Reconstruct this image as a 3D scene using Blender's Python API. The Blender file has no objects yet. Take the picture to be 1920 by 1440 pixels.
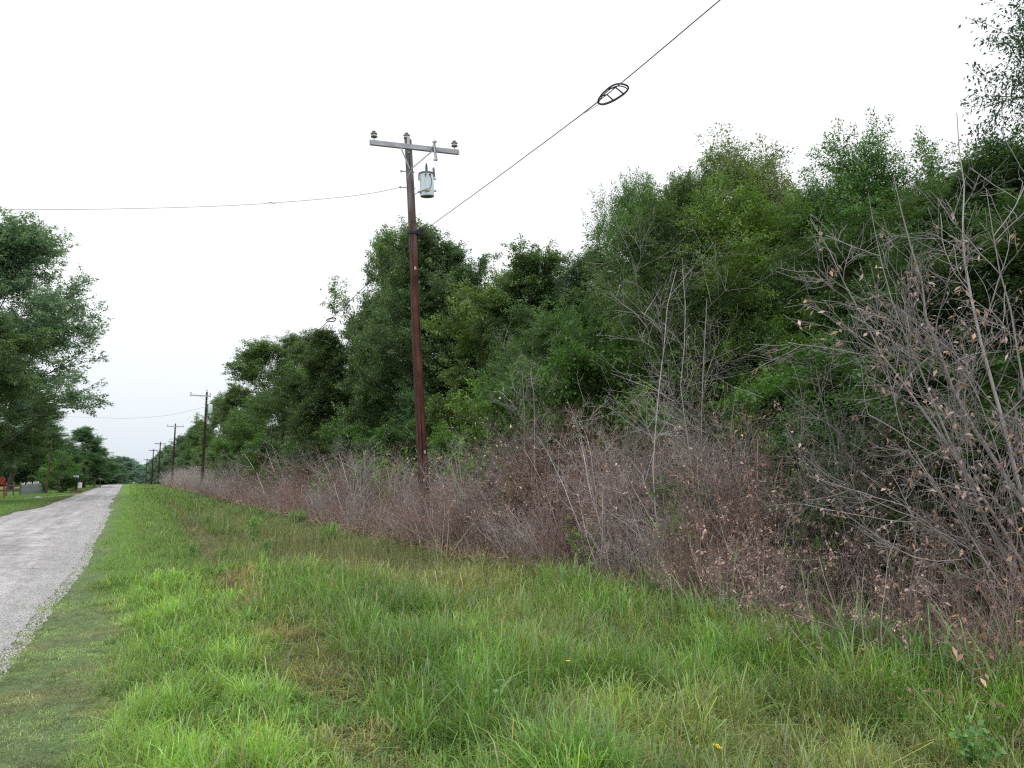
import bpy, math, random
import numpy as np
from mathutils import Vector, Matrix

R = math.radians
col = bpy.context.scene.collection
# ------------------------------------------------------------------ camera
CAM = np.array([0.0, 0.0, 1.6]); YAW = R(28.2); PITCH = R(7.4); F = 1333.0
_fw = np.array([math.sin(YAW)*math.cos(PITCH), math.cos(YAW)*math.cos(PITCH), math.sin(PITCH)])
_rt = np.array([math.cos(YAW), -math.sin(YAW), 0.0])
_up = np.cross(_rt, _fw)

def at_depth(px, py, d):
    return CAM + d*(_fw + _rt*(px-960)/F + _up*(720-py)/F)
def at_z(px, py, z=0.0):
    r = _fw + _rt*(px-960)/F + _up*(720-py)/F
    return CAM + r*(z-CAM[2])/r[2]
def at_X(px, X, py=893):
    """the point in the column px of the photo that stands X metres right of the camera's line"""
    r = _fw + _rt*(px-960)/F + _up*(720-py)/F
    return CAM + r*X/r[0]
def at_Y(px, Y, py=893):
    r = _fw + _rt*(px-960)/F + _up*(720-py)/F
    return CAM + r*Y/r[1]

# ------------------------------------------------------------------ noise
def _hash(i, j, s):
    n = (i.astype(np.int64)*374761393 + j.astype(np.int64)*668265263 + s*1274126177) & 0x7fffffff
    n = ((n ^ (n >> 13))*1274126177) & 0x7fffffff
    return ((n ^ (n >> 16)) & 0xffff)/65535.0
def vnoise(x, y, s=0):
    x = np.asarray(x, float); y = np.asarray(y, float)
    i = np.floor(x); j = np.floor(y); fx = x-i; fy = y-j
    fx = fx*fx*(3-2*fx); fy = fy*fy*(3-2*fy)
    a = _hash(i, j, s); b = _hash(i+1, j, s); c = _hash(i, j+1, s); d = _hash(i+1, j+1, s)
    return (a*(1-fx)+b*fx)*(1-fy)+(c*(1-fx)+d*fx)*fy
def fbm(x, y, s=0, o=3):
    t = 0; a = .5; n = 0
    for k in range(o):
        t = t+a*vnoise(x*2**k+17.3*k, y*2**k-9.1*k, s+k); n += a; a *= .5
    return t/n
def sstep(a, b, x):
    t = np.clip((x-a)/(b-a), 0, 1); return t*t*(3-2*t)

def ground_z(x, y):
    x = np.asarray(x, float); y = np.asarray(y, float)
    z = -0.22*np.exp(-((x-4.4)/1.5)**2)*sstep(0, 6, x+2) - 0.05*sstep(5, 8, x)
    z = z - 0.012*np.clip(y-172, 0, 260)
    off = sstep(0.0, 1.2, x) + sstep(4.9, 6, -x)
    z = z + off*0.05*(fbm(x*.7, y*.7, 5)-.5)
    return z
def road_right(y):
    y = np.asarray(y, float)
    return -0.74 - 0.045*np.clip(11-y, 0, 12) + 0.34*(fbm(y*.35, y*0+3, 11, 2)-.5) + 0.16*(fbm(y*1.6, y*0+7, 12, 3)-.5)*(1-.6*sstep(15, 50, y))
def road_left(y):
    y = np.asarray(y, float)
    return -4.35 + 0.55*sstep(36, 46, y) + 0.25*(fbm(y*.25, y*0+3, 21, 2)-.5) + 0.16*(fbm(y*1.3, y*0+3, 22, 2)-.5)

# ------------------------------------------------------------------ object helpers
def tag(o, label=None, cat=None, group=None, kind=None):
    if label: o['label'] = label
    if cat: o['category'] = cat
    if group: o['group'] = group
    if kind: o['kind'] = kind
    return o
def thing(name, label, cat, loc=(0, 0, 0), group=None):
    o = bpy.data.objects.new(name, None); col.objects.link(o)
    o.empty_display_size = .2
    o.location = [float(v) for v in loc]
    return tag(o, label, cat, group)
def np_mesh(name, V, faces, mat, color=None, smooth=False):
    """V (n,3); faces: list of int arrays (m,k)"""
    V = np.ascontiguousarray(V, dtype=np.float32)
    me = bpy.data.meshes.new(name)
    me.vertices.add(len(V)); me.vertices.foreach_set('co', V.ravel())
    if not isinstance(faces, (list, tuple)): faces = [faces]
    faces = [f for f in faces if len(f)]
    loops = np.concatenate([f.ravel() for f in faces]).astype(np.int32)
    starts = []; s = 0
    for f in faces:
        m, k = f.shape; starts.append(s+np.arange(m)*k); s += m*k
    starts = np.concatenate(starts).astype(np.int32)
    me.loops.add(len(loops)); me.loops.foreach_set('vertex_index', loops)
    me.polygons.add(len(starts)); me.polygons.foreach_set('loop_start', starts)
    if smooth: me.polygons.foreach_set('use_smooth', np.ones(len(starts), bool))
    me.update(calc_edges=True)
    if color is not None:
        ca = me.color_attributes.new('Col', 'FLOAT_COLOR', 'POINT')
        c = np.ones((len(V), 4), np.float32); c[:, :3] = color
        ca.data.foreach_set('color', c.ravel())
    if mat: me.materials.append(mat)
    return me
def obj(name, me, parent=None, loc=None):
    o = bpy.data.objects.new(name, me); col.objects.link(o)
    if parent is not None: o.parent = parent
    if loc is not None: o.location = [float(v) for v in loc]
    return o

class MB:
    """collects simple shapes and links them as ONE mesh object"""
    def __init__(s): s.v = []; s.f = []; s.n = 0
    def add(s, V, F):
        s.v.append(np.asarray(V, float)); s.f += [[i+s.n for i in f] for f in F]; s.n += len(V)
    def box(s, c, size, rot=None, bev=0.0):
        x, y, z = [q/2 for q in size]
        b = min(bev, x*.9, y*.9, z*.9) if bev else 0
        if b:
            V = []
            for sx in (-1, 1):
                for sy in (-1, 1):
                    for sz in (-1, 1):
                        V += [(sx*(x-b), sy*(y-b), sz*z), (sx*(x-b), sy*y, sz*(z-b)), (sx*x, sy*(y-b), sz*(z-b))]
            import bmesh
            bm = bmesh.new(); vs = [bm.verts.new(v) for v in V]
            r = bmesh.ops.convex_hull(bm, input=vs)
            bm.verts.index_update()
            V = [tuple(v.co) for v in bm.verts]; Fc = [[v.index for v in f.verts] for f in bm.faces]; bm.free()
        else:
            V = [(a*x, b2*y, c2*z) for a in (-1, 1) for b2 in (-1, 1) for c2 in (-1, 1)]
            Fc = [(0, 1, 3, 2), (4, 6, 7, 5), (0, 4, 5, 1), (2, 3, 7, 6), (0, 2, 6, 4), (1, 5, 7, 3)]
        V = np.array(V)
        if rot is not None: V = V @ np.asarray(rot).T
        s.add(V+np.asarray(c, float), Fc); return s
    def tube(s, pts, rad, n=8, cap=True):
        P = np.asarray(pts, float); m = len(P)
        rad = np.ones(m)*rad if np.isscalar(rad) else np.asarray(rad, float)
        T = np.gradient(P, axis=0); T /= np.linalg.norm(T, axis=1)[:, None]+1e-12
        ref = np.array([0, 0, 1.0]) if abs(T[0, 2]) < .9 else np.array([1.0, 0, 0])
        V = []; u = np.cross(T[0], ref)
        for i in range(m):
            u = u-T[i]*np.dot(u, T[i]); u /= np.linalg.norm(u); w = np.cross(T[i], u)
            for k in range(n):
                a = 2*math.pi*k/n; V.append(P[i]+rad[i]*(math.cos(a)*u+math.sin(a)*w))
        Fc = [(i*n+k, i*n+(k+1) % n, (i+1)*n+(k+1) % n, (i+1)*n+k) for i in range(m-1) for k in range(n)]
        if cap: Fc += [tuple(range(n))[::-1], tuple((m-1)*n+k for k in range(n))]
        s.add(V, Fc); return s
    def lathe(s, prof, c=(0, 0, 0), axis=(0, 0, 1), n=16):
        a = np.asarray(axis, float); a /= np.linalg.norm(a)
        ref = np.array([1.0, 0, 0]) if abs(a[0]) < .9 else np.array([0, 1.0, 0])
        u = np.cross(a, ref); u /= np.linalg.norm(u); w = np.cross(a, u)
        V = [np.asarray(c)+a*h+r*(math.cos(2*math.pi*k/n)*u+math.sin(2*math.pi*k/n)*w) for r, h in prof for k in range(n)]
        m = len(prof)
        Fc = [(i*n+k, i*n+(k+1) % n, (i+1)*n+(k+1) % n, (i+1)*n+k) for i in range(m-1) for k in range(n)]
        Fc += [tuple(range(n))[::-1], tuple((m-1)*n+k for k in range(n))]
        s.add(V, Fc); return s
    def mesh(s, name, mat, smooth=False):
        me = bpy.data.meshes.new(name)
        me.from_pydata([tuple(v) for v in np.concatenate(s.v)], [], s.f)
        if smooth:
            me.polygons.foreach_set('use_smooth', np.ones(len(me.polygons), bool))
            try: me.set_sharp_from_angle(angle=R(40))
            except Exception: pass
        me.materials.append(mat); me.update(); return me
    def build(s, name, mat, parent=None, smooth=False, loc=None):
        return obj(name, s.mesh(name, mat, smooth), parent, loc)

# ------------------------------------------------------------------ materials
def nmat(name):
    m = bpy.data.materials.new(name); m.use_nodes = True
    nt = m.node_tree; nt.nodes.clear()
    out = nt.nodes.new('ShaderNodeOutputMaterial')
    return m, nt, out
def N(nt, t, **kw):
    n = nt.nodes.new(t)
    for k, v in kw.items():
        if k.startswith('i_'):
            key = k[2:].replace('_', ' ')
            n.inputs[key].default_value = v
        else: setattr(n, k, v)
    return n
def pmat(name, c1, c2=None, rough=.7, scale=5, metal=0, bump=0.0, stretch=(1, 1, 1), spec=.3, detail=6):
    """principled with noisy colour between c1 and c2, and bump"""
    m, nt, out = nmat(name); L = nt.links.new
    b = N(nt, 'ShaderNodeBsdfPrincipled'); b.inputs['Roughness'].default_value = rough
    b.inputs['Metallic'].default_value = metal; b.inputs['Specular IOR Level'].default_value = spec
    L(b.outputs[0], out.inputs[0])
    tc = N(nt, 'ShaderNodeTexCoord'); mp = N(nt, 'ShaderNodeMapping'); mp.inputs['Scale'].default_value = stretch
    L(tc.outputs['Object'], mp.inputs[0])
    nz = N(nt, 'ShaderNodeTexNoise'); nz.inputs['Scale'].default_value = scale; nz.inputs['Detail'].default_value = detail
    L(mp.outputs[0], nz.inputs['Vector'])
    rp = N(nt, 'ShaderNodeValToRGB'); rp.color_ramp.elements[0].position = .3; rp.color_ramp.elements[1].position = .72
    rp.color_ramp.elements[0].color = (*c1, 1); rp.color_ramp.elements[1].color = (*(c2 or c1), 1)
    L(nz.outputs[0], rp.inputs[0]); L(rp.outputs[0], b.inputs['Base Color'])
    if bump:
        bp = N(nt, 'ShaderNodeBump'); bp.inputs['Strength'].default_value = bump; bp.inputs['Distance'].default_value = .02
        L(nz.outputs[0], bp.inputs['Height']); L(bp.outputs[0], b.inputs['Normal'])
    return m
def leafmat(name, trans=.35, gloss=.06, tint=(1, 1, 1), tfac=1.4):
    """vertex colour x object colour, diffuse + translucent + a little sheen"""
    m, nt, out = nmat(name); L = nt.links.new
    at = N(nt, 'ShaderNodeAttribute', attribute_name='Col')
    oi = N(nt, 'ShaderNodeObjectInfo')
    mx = N(nt, 'ShaderNodeMix', data_type='RGBA', blend_type='MULTIPLY'); mx.inputs[0].default_value = 1
    L(at.outputs['Color'], mx.inputs[6]); L(oi.outputs['Color'], mx.inputs[7])
    d = N(nt, 'ShaderNodeBsdfDiffuse'); L(mx.outputs[2], d.inputs[0])
    last = d.outputs[0]
    if trans:
        m2 = N(nt, 'ShaderNodeMix', data_type='RGBA', blend_type='MULTIPLY'); m2.inputs[0].default_value = 1
        L(mx.outputs[2], m2.inputs[6]); m2.inputs[7].default_value = (1.15*tfac, 1.25*tfac, .6*tfac, 1)
        t = N(nt, 'ShaderNodeBsdfTranslucent'); L(m2.outputs[2], t.inputs[0])
        ms = N(nt, 'ShaderNodeMixShader'); ms.inputs[0].default_value = trans
        L(last, ms.inputs[1]); L(t.outputs[0], ms.inputs[2]); last = ms.outputs[0]
    if gloss:
        g = N(nt, 'ShaderNodeBsdfGlossy'); g.inputs['Roughness'].default_value = .45; g.inputs[0].default_value = (.9, .95, 1, 1)
        ms = N(nt, 'ShaderNodeMixShader'); ms.inputs[0].default_value = gloss
        L(last, ms.inputs[1]); L(g.outputs[0], ms.inputs[2]); last = ms.outputs[0]
    L(last, out.inputs[0]); return m

M_leaf = leafmat('leaf', .35, .055)
M_grass = leafmat('grass_blade', .38, .05, tfac=1.2)
M_dryleaf = leafmat('dry_leaf', .25, .03, tfac=.8)
M_twig = leafmat('twig_bark', 0, .02)
M_bark = pmat('bark', (.07, .058, .048), (.16, .14, .12), .9, 6, bump=.6, stretch=(1, 1, .25))
M_galv = pmat('galvanised_steel', (.45, .46, .5), (.6, .61, .65), .5, 12, metal=.2)
M_dark = pmat('dark_rubber', (.02, .02, .025), (.045, .045, .05), .6, 10)
M_porc = pmat('grey_porcelain', (.14, .14, .17), (.2, .2, .24), .25, 8, spec=.6)
M_white = pmat('white_glaze', (.7, .72, .75), (.82, .84, .86), .3, 8, spec=.5)
M_tank = pmat('pale_blue_grey_paint', (.62, .74, .82), (.74, .84, .9), .4, 3.5, spec=.5, detail=8)
M_tankdark = pmat('tank_underside', (.16, .18, .2), (.25, .27, .29), .6, 6)
M_brass = pmat('brass', (.3, .22, .08), (.45, .34, .15), .4, 20, metal=.6)
M_cable = pmat('black_cable', (.05, .05, .06), (.09, .09, .1), .5, 8)
M_palewire = pmat('pale_aluminium_wire', (.38, .38, .4), (.5, .5, .52), .5, 8, metal=.3)
M_shoe = pmat('dark_plastic', (.055, .05, .085), (.09, .085, .12), .5, 8)

def polemat(name, low1, low2, top1, top2, z0, z1):
    m, nt, out = nmat(name); L = nt.links.new
    b = N(nt, 'ShaderNodeBsdfPrincipled'); b.inputs['Roughness'].default_value = .85; b.inputs['Specular IOR Level'].default_value = .2
    L(b.outputs[0], out.inputs[0])
    tc = N(nt, 'ShaderNodeTexCoord'); mp = N(nt, 'ShaderNodeMapping'); mp.inputs['Scale'].default_value = (14, 14, .5)
    L(tc.outputs['Object'], mp.inputs[0])
    nz = N(nt, 'ShaderNodeTexNoise'); nz.inputs['Scale'].default_value = 1.6; nz.inputs['Detail'].default_value = 9; nz.inputs['Roughness'].default_value = .7
    L(mp.outputs[0], nz.inputs['Vector'])
    n2 = N(nt, 'ShaderNodeTexNoise'); n2.inputs['Scale'].default_value = 1.1; n2.inputs['Detail'].default_value = 4
    L(tc.outputs['Object'], n2.inputs['Vector'])
    def ramp(a, c):
        r = N(nt, 'ShaderNodeValToRGB'); r.color_ramp.elements[0].position = .32; r.color_ramp.elements[1].position = .7
        r.color_ramp.elements[0].color = (*a, 1); r.color_ramp.elements[1].color = (*c, 1); L(nz.outputs[0], r.inputs[0]); return r
    ra = ramp(low1, low2); rb = ramp(top1, top2)
    sx = N(nt, 'ShaderNodeSeparateXYZ'); L(tc.outputs['Object'], sx.inputs[0])
    ad = N(nt, 'ShaderNodeMath', operation='MULTIPLY_ADD'); ad.inputs[1].default_value = 2.4; L(n2.outputs[0], ad.inputs[0]); L(sx.outputs[2], ad.inputs[2])
    mr = N(nt, 'ShaderNodeMapRange'); mr.inputs[1].default_value = z0+1.2; mr.inputs[2].default_value = z1+1.2; L(ad.outputs[0], mr.inputs[0])
    mx = N(nt, 'ShaderNodeMix', data_type='RGBA'); L(mr.outputs[0], mx.inputs[0]); L(ra.outputs[0], mx.inputs[6]); L(rb.outputs[0], mx.inputs[7])
    m3 = N(nt, 'ShaderNodeMapping'); m3.inputs['Scale'].default_value = (22, 22, .35); L(tc.outputs['Object'], m3.inputs[0])
    n3 = N(nt, 'ShaderNodeTexNoise'); n3.inputs['Scale'].default_value = 2.2; n3.inputs['Detail'].default_value = 3; L(m3.outputs[0], n3.inputs['Vector'])
    r3 = N(nt, 'ShaderNodeMapRange'); r3.inputs[1].default_value = .34; r3.inputs[2].default_value = .42; r3.inputs[3].default_value = .25; r3.inputs[4].default_value = 1; L(n3.outputs[0], r3.inputs[0])
    n4 = N(nt, 'ShaderNodeTexNoise'); n4.inputs['Scale'].default_value = 2.5; n4.inputs['Detail'].default_value = 5; L(tc.outputs['Object'], n4.inputs['Vector'])
    r4 = N(nt, 'ShaderNodeMapRange'); r4.inputs[1].default_value = .3; r4.inputs[2].default_value = .7; r4.inputs[3].default_value = .6; r4.inputs[4].default_value = 1.5; L(n4.outputs[0], r4.inputs[0])
    ml = N(nt, 'ShaderNodeMath', operation='MULTIPLY'); L(r3.outputs[0], ml.inputs[0]); L(r4.outputs[0], ml.inputs[1])
    mc = N(nt, 'ShaderNodeMix', data_type='RGBA', blend_type='MULTIPLY'); mc.inputs[0].default_value = 1; L(mx.outputs[2], mc.inputs[6]); L(ml.outputs[0], mc.inputs[7]); L(mc.outputs[2], b.inputs['Base Color'])
    bp = N(nt, 'ShaderNodeBump'); bp.inputs['Strength'].default_value = .7; bp.inputs['Distance'].default_value = .012
    L(nz.outputs[0], bp.inputs['Height']); L(bp.outputs[0], b.inputs['Normal'])
    return m
M_pole = polemat('creosoted_pole', (.055, .023, .018), (.175, .078, .06), (.15, .13, .14), (.30, .275, .295), 7.4, 10.0)
M_pole_dark = polemat('dark_creosoted_pole', (.02, .013, .012), (.06, .04, .035), (.04, .035, .035), (.1, .09, .09), 7.2, 9.2)
M_arm = pmat('weathered_wood', (.36, .355, .41), (.58, .57, .63), .85, 9, bump=.4, stretch=(.4, 3, 3))

# ground material: soil and short grass, patchy
def ground_material():
    m, nt, out = nmat('verge_soil_and_turf'); L = nt.links.new
    b = N(nt, 'ShaderNodeBsdfPrincipled'); b.inputs['Roughness'].default_value = .95; b.inputs['Specular IOR Level'].default_value = .1
    L(b.outputs[0], out.inputs[0])
    at = N(nt, 'ShaderNodeAttribute', attribute_name='Col')
    tc = N(nt, 'ShaderNodeTexCoord')
    n1 = N(nt, 'ShaderNodeTexNoise'); n1.inputs['Scale'].default_value = 9; n1.inputs['Detail'].default_value = 8; n1.inputs['Roughness'].default_value = .7
    n2 = N(nt, 'ShaderNodeTexNoise'); n2.inputs['Scale'].default_value = 70; n2.inputs['Detail'].default_value = 5
    L(tc.outputs['Object'], n1.inputs['Vector']); L(tc.outputs['Object'], n2.inputs['Vector'])
    r1 = N(nt, 'ShaderNodeMapRange'); r1.inputs[1].default_value = .3; r1.inputs[2].default_value = .7; r1.inputs[3].default_value = .55; r1.inputs[4].default_value = 1.45
    L(n1.outputs[0], r1.inputs[0])
    r2 = N(nt, 'ShaderNodeMapRange'); r2.inputs[1].default_value = .3; r2.inputs[2].default_value = .7; r2.inputs[3].default_value = .6; r2.inputs[4].default_value = 1.4
    L(n2.outputs[0], r2.inputs[0])
    mu = N(nt, 'ShaderNodeMath', operation='MULTIPLY'); L(r1.outputs[0], mu.inputs[0]); L(r2.outputs[0], mu.inputs[1])
    mx = N(nt, 'ShaderNodeMix', data_type='RGBA', blend_type='MULTIPLY'); mx.inputs[0].default_value = 1
    L(at.outputs['Color'], mx.inputs[6]); L(mu.outputs[0], mx.inputs[7]); L(mx.outputs[2], b.inputs['Base Color'])
    bp = N(nt, 'ShaderNodeBump'); bp.inputs['Strength'].default_value = .8; bp.inputs['Distance'].default_value = .03
    L(mu.outputs[0], bp.inputs['Height']); L(bp.outputs[0], b.inputs['Normal'])
    return m
def road_material():
    m, nt, out = nmat('worn_chip_seal'); L = nt.links.new
    b = N(nt, 'ShaderNodeBsdfPrincipled'); b.inputs['Roughness'].default_value = .9; b.inputs['Specular IOR Level'].default_value = .2
    L(b.outputs[0], out.inputs[0])
    tc = N(nt, 'ShaderNodeTexCoord')
    at = N(nt, 'ShaderNodeAttribute', attribute_name='Col')
    vo = N(nt, 'ShaderNodeTexVoronoi'); vo.inputs['Scale'].default_value = 75
    L(tc.outputs['Object'], vo.inputs['Vector'])
    vr = N(nt, 'ShaderNodeTexNoise'); vr.inputs['Scale'].default_value = 60; vr.inputs['Detail'].default_value = 4; L(tc.outputs['Object'], vr.inputs['Vector'])
    bw = N(nt, 'ShaderNodeSeparateColor'); L(vo.outputs['Color'], bw.inputs[0])
    r0 = N(nt, 'ShaderNodeMapRange'); r0.inputs[3].default_value = .78; r0.inputs[4].default_value = 1.18; L(bw.outputs[0], r0.inputs[0])
    # long tyre-polished streaks
    mp = N(nt, 'ShaderNodeMapping'); mp.inputs['Scale'].default_value = (2.2, .22, 1); L(tc.outputs['Object'], mp.inputs[0])
    ns = N(nt, 'ShaderNodeTexNoise'); ns.inputs['Scale'].default_value = 1.3; ns.inputs['Detail'].default_value = 7; ns.inputs['Roughness'].default_value = .65; L(mp.outputs[0], ns.inputs['Vector'])
    r1 = N(nt, 'ShaderNodeMapRange'); r1.inputs[1].default_value = .35; r1.inputs[2].default_value = .65; r1.inputs[3].default_value = .74; r1.inputs[4].default_value = 1.14; L(ns.outputs[0], r1.inputs[0])
    # irregular pale and dark blotches
    nb = N(nt, 'ShaderNodeTexNoise'); nb.inputs['Scale'].default_value = 1.9; nb.inputs['Detail'].default_value = 9; nb.inputs['Roughness'].default_value = .72; nb.inputs['Distortion'].default_value = .6; L(tc.outputs['Object'], nb.inputs['Vector'])
    r2 = N(nt, 'ShaderNodeMapRange'); r2.inputs[1].default_value = .35; r2.inputs[2].default_value = .65; r2.inputs[3].default_value = .72; r2.inputs[4].default_value = 1.15; L(nb.outputs[0], r2.inputs[0])
    m1 = N(nt, 'ShaderNodeMath', operation='MULTIPLY'); L(r0.outputs[0], m1.inputs[0]); L(r1.outputs[0], m1.inputs[1])
    m2 = N(nt, 'ShaderNodeMath', operation='MULTIPLY'); L(m1.outputs[0], m2.inputs[0]); L(r2.outputs[0], m2.inputs[1])
    # cracks
    vc = N(nt, 'ShaderNodeTexVoronoi', feature='DISTANCE_TO_EDGE'); vc.inputs['Scale'].default_value = 1.1
    nd = N(nt, 'ShaderNodeMix', data_type='RGBA'); nd.inputs[0].default_value = .22
    L(tc.outputs['Object'], nd.inputs[6]); L(nb.outputs[1], nd.inputs[7]); L(nd.outputs[2], vc.inputs['Vector'])
    rc = N(nt, 'ShaderNodeMapRange'); rc.inputs[1].default_value = .0; rc.inputs[2].default_value = .025; rc.inputs[3].default_value = .72; rc.inputs[4].default_value = 1; L(vc.outputs[0], rc.inputs[0])
    m3 = N(nt, 'ShaderNodeMath', operation='MULTIPLY'); L(m2.outputs[0], m3.inputs[0]); L(rc.outputs[0], m3.inputs[1])
    mx = N(nt, 'ShaderNodeMix', data_type='RGBA', blend_type='MULTIPLY'); mx.inputs[0].default_value = 1
    L(at.outputs['Color'], mx.inputs[6]); L(m3.outputs[0], mx.inputs[7]); L(mx.outputs[2], b.inputs['Base Color'])
    bp = N(nt, 'ShaderNodeBump'); bp.inputs['Strength'].default_value = .7; bp.inputs['Distance'].default_value = .012
    L(vo.outputs['Distance'], bp.inputs['Height']); L(bp.outputs[0], b.inputs['Normal'])
    return m

# ------------------------------------------------------------------ turf colour model (shared by ground and blades)
def turf(x, y):
    """returns colour (n,3), height (n,), density 0..1, at world x, y"""
    x = np.asarray(x, float); y = np.asarray(y, float)
    def C(*c): return np.array(c)[None, :]
    xe = x + 0.5*(fbm(x*.6, y*.45, 31)-.5)
    col_ = np.zeros((len(x), 3)); 
    dull = C(.29, .41, .19); bright = C(.245, .44, .10); olive = C(.25, .35, .12); lush = C(.175, .37, .07); tan = C(.40, .35, .20); dark = C(.10, .19, .06)
    brown = C(.27, .20, .13)
    w_b = sstep(-.25, .35, xe+.40*(fbm(x*2.5, y*1.2, 33)-.5)+.42*sstep(7, 15, y))
    c = dull*(1-w_b)[:, None] + bright*w_b[:, None]
    w_o = sstep(1.05, 2.0, xe)
    nz = fbm(x*.55, y*.4, 41); nf = fbm(x*1.7, y*1.4, 43)
    mix = olive*(1-sstep(.42, .62, nz))[:, None] + lush*sstep(.42, .62, nz)[:, None]
    c = c*(1-w_o)[:, None] + mix*w_o[:, None]
    # brownish patches between the mown strip and the tall grass
    bp = np.exp(-((x-(1.32+.025*y)+.25*(nz-.5))/.30)**2)*sstep(.36, .52, nf)*1.1 + .35*sstep(.58, .72, nf)*sstep(.8, 2.5, x) + .45*sstep(.58, .7, nf)*(1-w_b)
    bp = np.clip(bp, 0, .85)*(1-.7*sstep(20, 60, y))
    c = c*(1-bp)[:, None] + (brown*.5+tan*.5)*bp[:, None]
    # hazy tan seed-head patch in front of the brush
    sp = np.exp(-(((x-4.3)/1.3)**2 + ((y-12.5)/4.5)**2)) + .5*np.exp(-(((x-3.6)/.9)**2 + ((y-24)/8)**2))
    sp = np.clip(sp*(.6+.8*nf), 0, .75)
    c = c*(1-sp)[:, None] + C(.32, .315, .17)*sp[:, None]
    dk = sstep(.5, .68, fbm(x*1.1, y*1.1, 47))*w_o*.55
    c = c*(1-dk)[:, None] + dark*dk[:, None]
    # under the brush: brown litter
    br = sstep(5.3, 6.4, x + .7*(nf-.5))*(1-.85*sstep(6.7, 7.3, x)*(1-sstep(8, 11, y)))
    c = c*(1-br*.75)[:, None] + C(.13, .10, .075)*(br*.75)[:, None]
    tf = fbm(x*3.1, y*3.1, 57, 2)
    h = .03 + .12*w_b*(.5+.9*nf) + w_o*(.04+.20*sstep(.3, .7, nz))*(.5+.9*nf)
    h = h*(.45+.95*tf)*.76
    h = h*(1-.5*bp)
    far = sstep(30, 80, y)
    dens = (.95 - .5*bp)*(.35+.65*sstep(.32, .55, tf))
    c = c*(.72+.5*tf)[:, None]
    dens = dens*(1-.72*br)
    # left lawn
    lf = x < -3
    if lf.any():
        n3 = fbm(x[lf]*.5, y[lf]*.3, 51)
        e = sstep(4.2, 5.0, -x[lf])
        cl = C(.15, .29, .06)*(1-n3)[:, None] + C(.19, .31, .085)*n3[:, None]
        cl = cl*1.2*e[:, None] + C(.20, .25, .11)*(1-e)[:, None]
        hz = sstep(8, 14, -x[lf])
        cl = cl*(1-hz)[:, None]+C(.25, .29, .13)*hz[:, None]
        c[lf] = cl; h[lf] = .04; dens[lf] = .8*e
    return c, h, dens

# ------------------------------------------------------------------ the ground
def axis_vals(segs):
    out = []
    for a, b, st in segs: out += list(np.arange(a, b, st))
    out.append(segs[-1][1]); return np.array(out)
def grid(xs, ys):
    X, Y = np.meshgrid(xs, ys); nx, ny = len(xs), len(ys)
    i = np.arange(ny-1)[:, None]*nx + np.arange(nx-1)[None, :]
    F_ = np.stack([i, i+1, i+nx+1, i+nx], -1).reshape(-1, 4)
    return X.ravel(), Y.ravel(), F_
gx, gy, gf = grid(axis_vals([(-900, -100, 80), (-100, -20, 10), (-20, -8, 1), (-8, 10, .16), (10, 20, 1), (20, 100, 10), (100, 901, 80)]),
                  axis_vals([(-120, -20, 20), (-20, 0, 2), (0, 30, .2), (30, 80, .7), (80, 200, 3), (200, 440, 20), (440, 1400, 120)]))
gc, gh, gd = turf(gx, gy)
soil = np.array([[.12, .095, .065]])
dist = np.hypot(gx, gy); wf = (sstep(12, 70, dist)*.62+.25)[:, None]
wf = np.maximum(wf, .85*(1-sstep(.1, .7, gx))[:, None])
gcol = (gc*.85)*wf + (soil*.6+gc*.25)*(1-wf)
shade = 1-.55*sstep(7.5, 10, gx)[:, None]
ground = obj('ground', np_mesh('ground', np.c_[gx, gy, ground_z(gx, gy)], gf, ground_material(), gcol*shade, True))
tag(ground, 'grassy roadside verge and fields around the road', 'ground', kind='structure')

# ------------------------------------------------------------------ the road
ys = axis_vals([(-60, 0, 2), (0, 30, .08), (30, 80, .3), (80, 190, 1), (190, 600, 8)])
tt = np.linspace(0, 1, 25)
rr_, rl_ = road_right(ys), road_left(ys)
RX = rl_[:, None]*(1-tt)[None, :] + rr_[:, None]*tt[None, :]
RY = np.repeat(ys[:, None], 25, 1)
crown_ = .035*np.sin(np.pi*tt)[None, :]
RZ = -0.012*np.clip(RY-172, 0, 260) + .006 + crown_*np.ones_like(RY)
base = np.array([.545, .53, .535])
edge = (np.minimum(tt, 1-tt)*2)[None, :]
wheel = np.exp(-((tt-.27)/.09)**2)+np.exp(-((tt-.73)/.09)**2)
k = .86 + .13*wheel[None, :] + .14*(fbm(RX*.8, RY*.3, 61)-.5)*2 + .10*sstep(.5, 1, tt)[None, :]
rc = base[None, None, :]*k[..., None]
nx = 25; ny = len(ys); i = np.arange(ny-1)[:, None]*nx+np.arange(nx-1)[None, :]
rf = np.stack([i, i+1, i+nx+1, i+nx], -1).reshape(-1, 4)
road = obj('road', np_mesh('road', np.c_[RX.ravel(), RY.ravel(), RZ.ravel()], rf, road_material(), rc.reshape(-1, 3), True))
tag(road, 'pale grey narrow worn chip-seal country road', 'road', kind='structure')

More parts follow.
